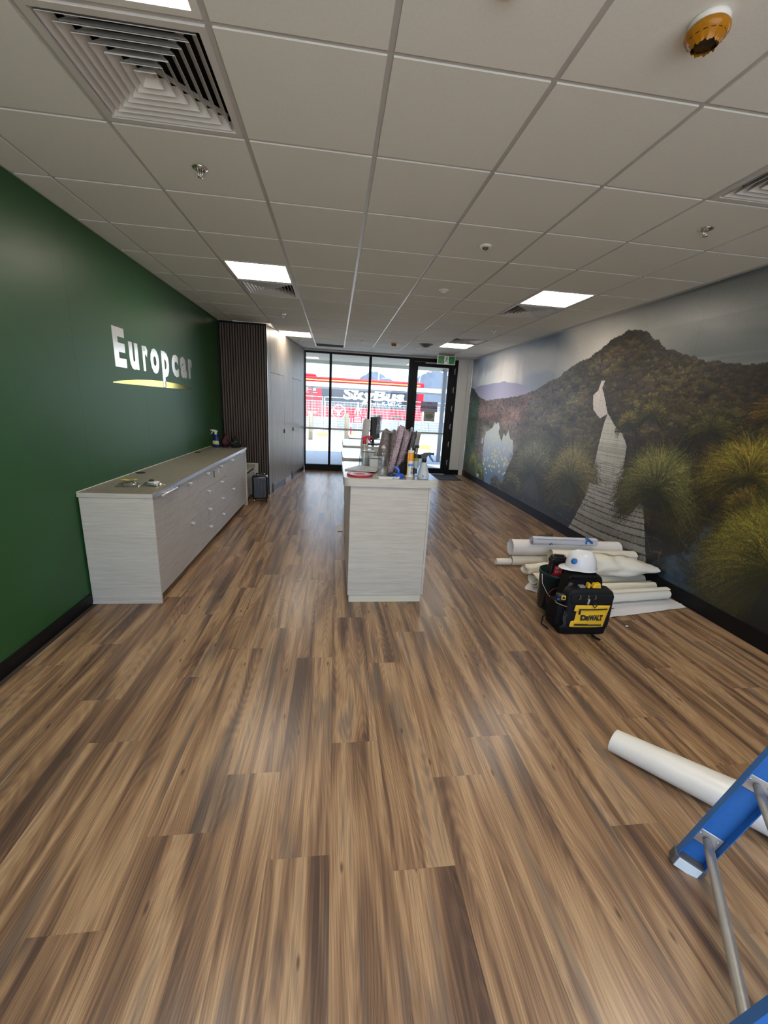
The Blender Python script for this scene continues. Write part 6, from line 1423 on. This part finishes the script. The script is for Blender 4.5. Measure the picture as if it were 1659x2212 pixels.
# stray stalks over the dark water, seams between the printed drops
k = 60; r = np.random.RandomState(9)
strokes(r.uniform(1.1, 5.2, k), r.uniform(0.15, 0.5, k), r.uniform(0, math.pi, k), r.uniform(0.08, 0.35, k), r.uniform(-.2, .3, k), np.ones((k, 3))*c3(.08, .08, .06), np.ones((k, 3))*c3(.12, .12, .09))
for ysm in (0.55, 1.80, 3.05, 4.30, 5.55, 6.80): i = int((ysm-Y0M)/RES); img[:, i] *= 0.86
gain = np.interp(gy, [0, 1.6, 2.6, 3.3, 5.0, 8.0], [0.72, 0.74, 0.86, 1.3, 1.75, 1.7])[None, :, None]*np.ones((NZ, 1, 1))  # far end brightened, window glare painted into the print
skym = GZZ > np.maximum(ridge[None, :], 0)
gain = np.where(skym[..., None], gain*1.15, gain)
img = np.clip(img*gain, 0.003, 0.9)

# vertices: dense at the near end, coarser far away
ysv = np.concatenate([np.linspace(YB, Y0M, 30, endpoint=False), np.arange(Y0M, 3.6, 0.0066), np.arange(3.6, 6.0, 0.010), np.linspace(6.0, Y1M, 160)])
zsv = np.linspace(0.125, 2.790, 400)
ny_, nz_ = len(ysv), len(zsv)
VY, VZ = np.meshgrid(ysv, zsv)
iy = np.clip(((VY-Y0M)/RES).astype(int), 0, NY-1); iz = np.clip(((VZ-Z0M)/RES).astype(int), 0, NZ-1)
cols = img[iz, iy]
co = np.stack([3.02+0.0097*VY, VY, VZ], -1).reshape(-1, 3)
idx = np.arange(ny_*nz_).reshape(nz_, ny_)
quads = np.stack([idx[:-1, :-1], idx[1:, :-1], idx[1:, 1:], idx[:-1, 1:]], -1).reshape(-1, 4)
# normal must face -x
me = bpy.data.meshes.new('mural_print')
me.vertices.add(len(co)); me.vertices.foreach_set('co', co.ravel())
me.loops.add(quads.size); me.loops.foreach_set('vertex_index', quads.ravel())
me.polygons.add(len(quads)); me.polygons.foreach_set('loop_start', np.arange(0, quads.size, 4)); me.polygons.foreach_set('loop_total', np.full(len(quads), 4))
me.update(calc_edges=True)
at = me.color_attributes.new('print', 'FLOAT_COLOR', 'POINT')
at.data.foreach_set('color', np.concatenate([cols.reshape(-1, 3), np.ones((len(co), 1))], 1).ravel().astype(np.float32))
M_mur = bpy.data.materials.new('mural_vinyl'); M_mur.use_nodes = True; tt_ = M_mur.node_tree; b_ = tt_.nodes['Principled BSDF']
an = tt_.nodes.new('ShaderNodeAttribute'); an.attribute_name = 'print'
nn = N(tt_, 'ShaderNodeTexNoise', {'Scale': 220.0, 'Detail': 2.0}); tc_ = N(tt_, 'ShaderNodeTexCoord'); tt_.links.new(tc_.outputs['Object'], nn.inputs['Vector'])
r_ = ramp(tt_, [(0.3, (0.82, 0.82, 0.82)), (0.7, (1.18, 1.18, 1.18))]); tt_.links.new(nn.outputs['Fac'], r_.inputs[0])
mm_ = N(tt_, 'ShaderNodeMix', data_type='RGBA', blend_type='MULTIPLY'); mm_.inputs[0].default_value = 1.0
tt_.links.new(an.outputs['Color'], mm_.inputs[6]); tt_.links.new(r_.outputs[0], mm_.inputs[7]); tt_.links.new(mm_.outputs[2], b_.inputs['Base Color'])
b_.inputs['Roughness'].default_value = 0.42; b_.inputs['Specular IOR Level'].default_value = 0.5
bpn = N(tt_, 'ShaderNodeBump', {'Strength': 0.12, 'Distance': 0.001}); tt_.links.new(nn.outputs['Fac'], bpn.inputs['Height']); tt_.links.new(bpn.outputs[0], b_.inputs['Normal'])
me.materials.append(M_mur)
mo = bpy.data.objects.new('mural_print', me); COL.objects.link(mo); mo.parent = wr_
mo['label'] = 'printed landscape mural of a boardwalk leading up a scrubby hill'
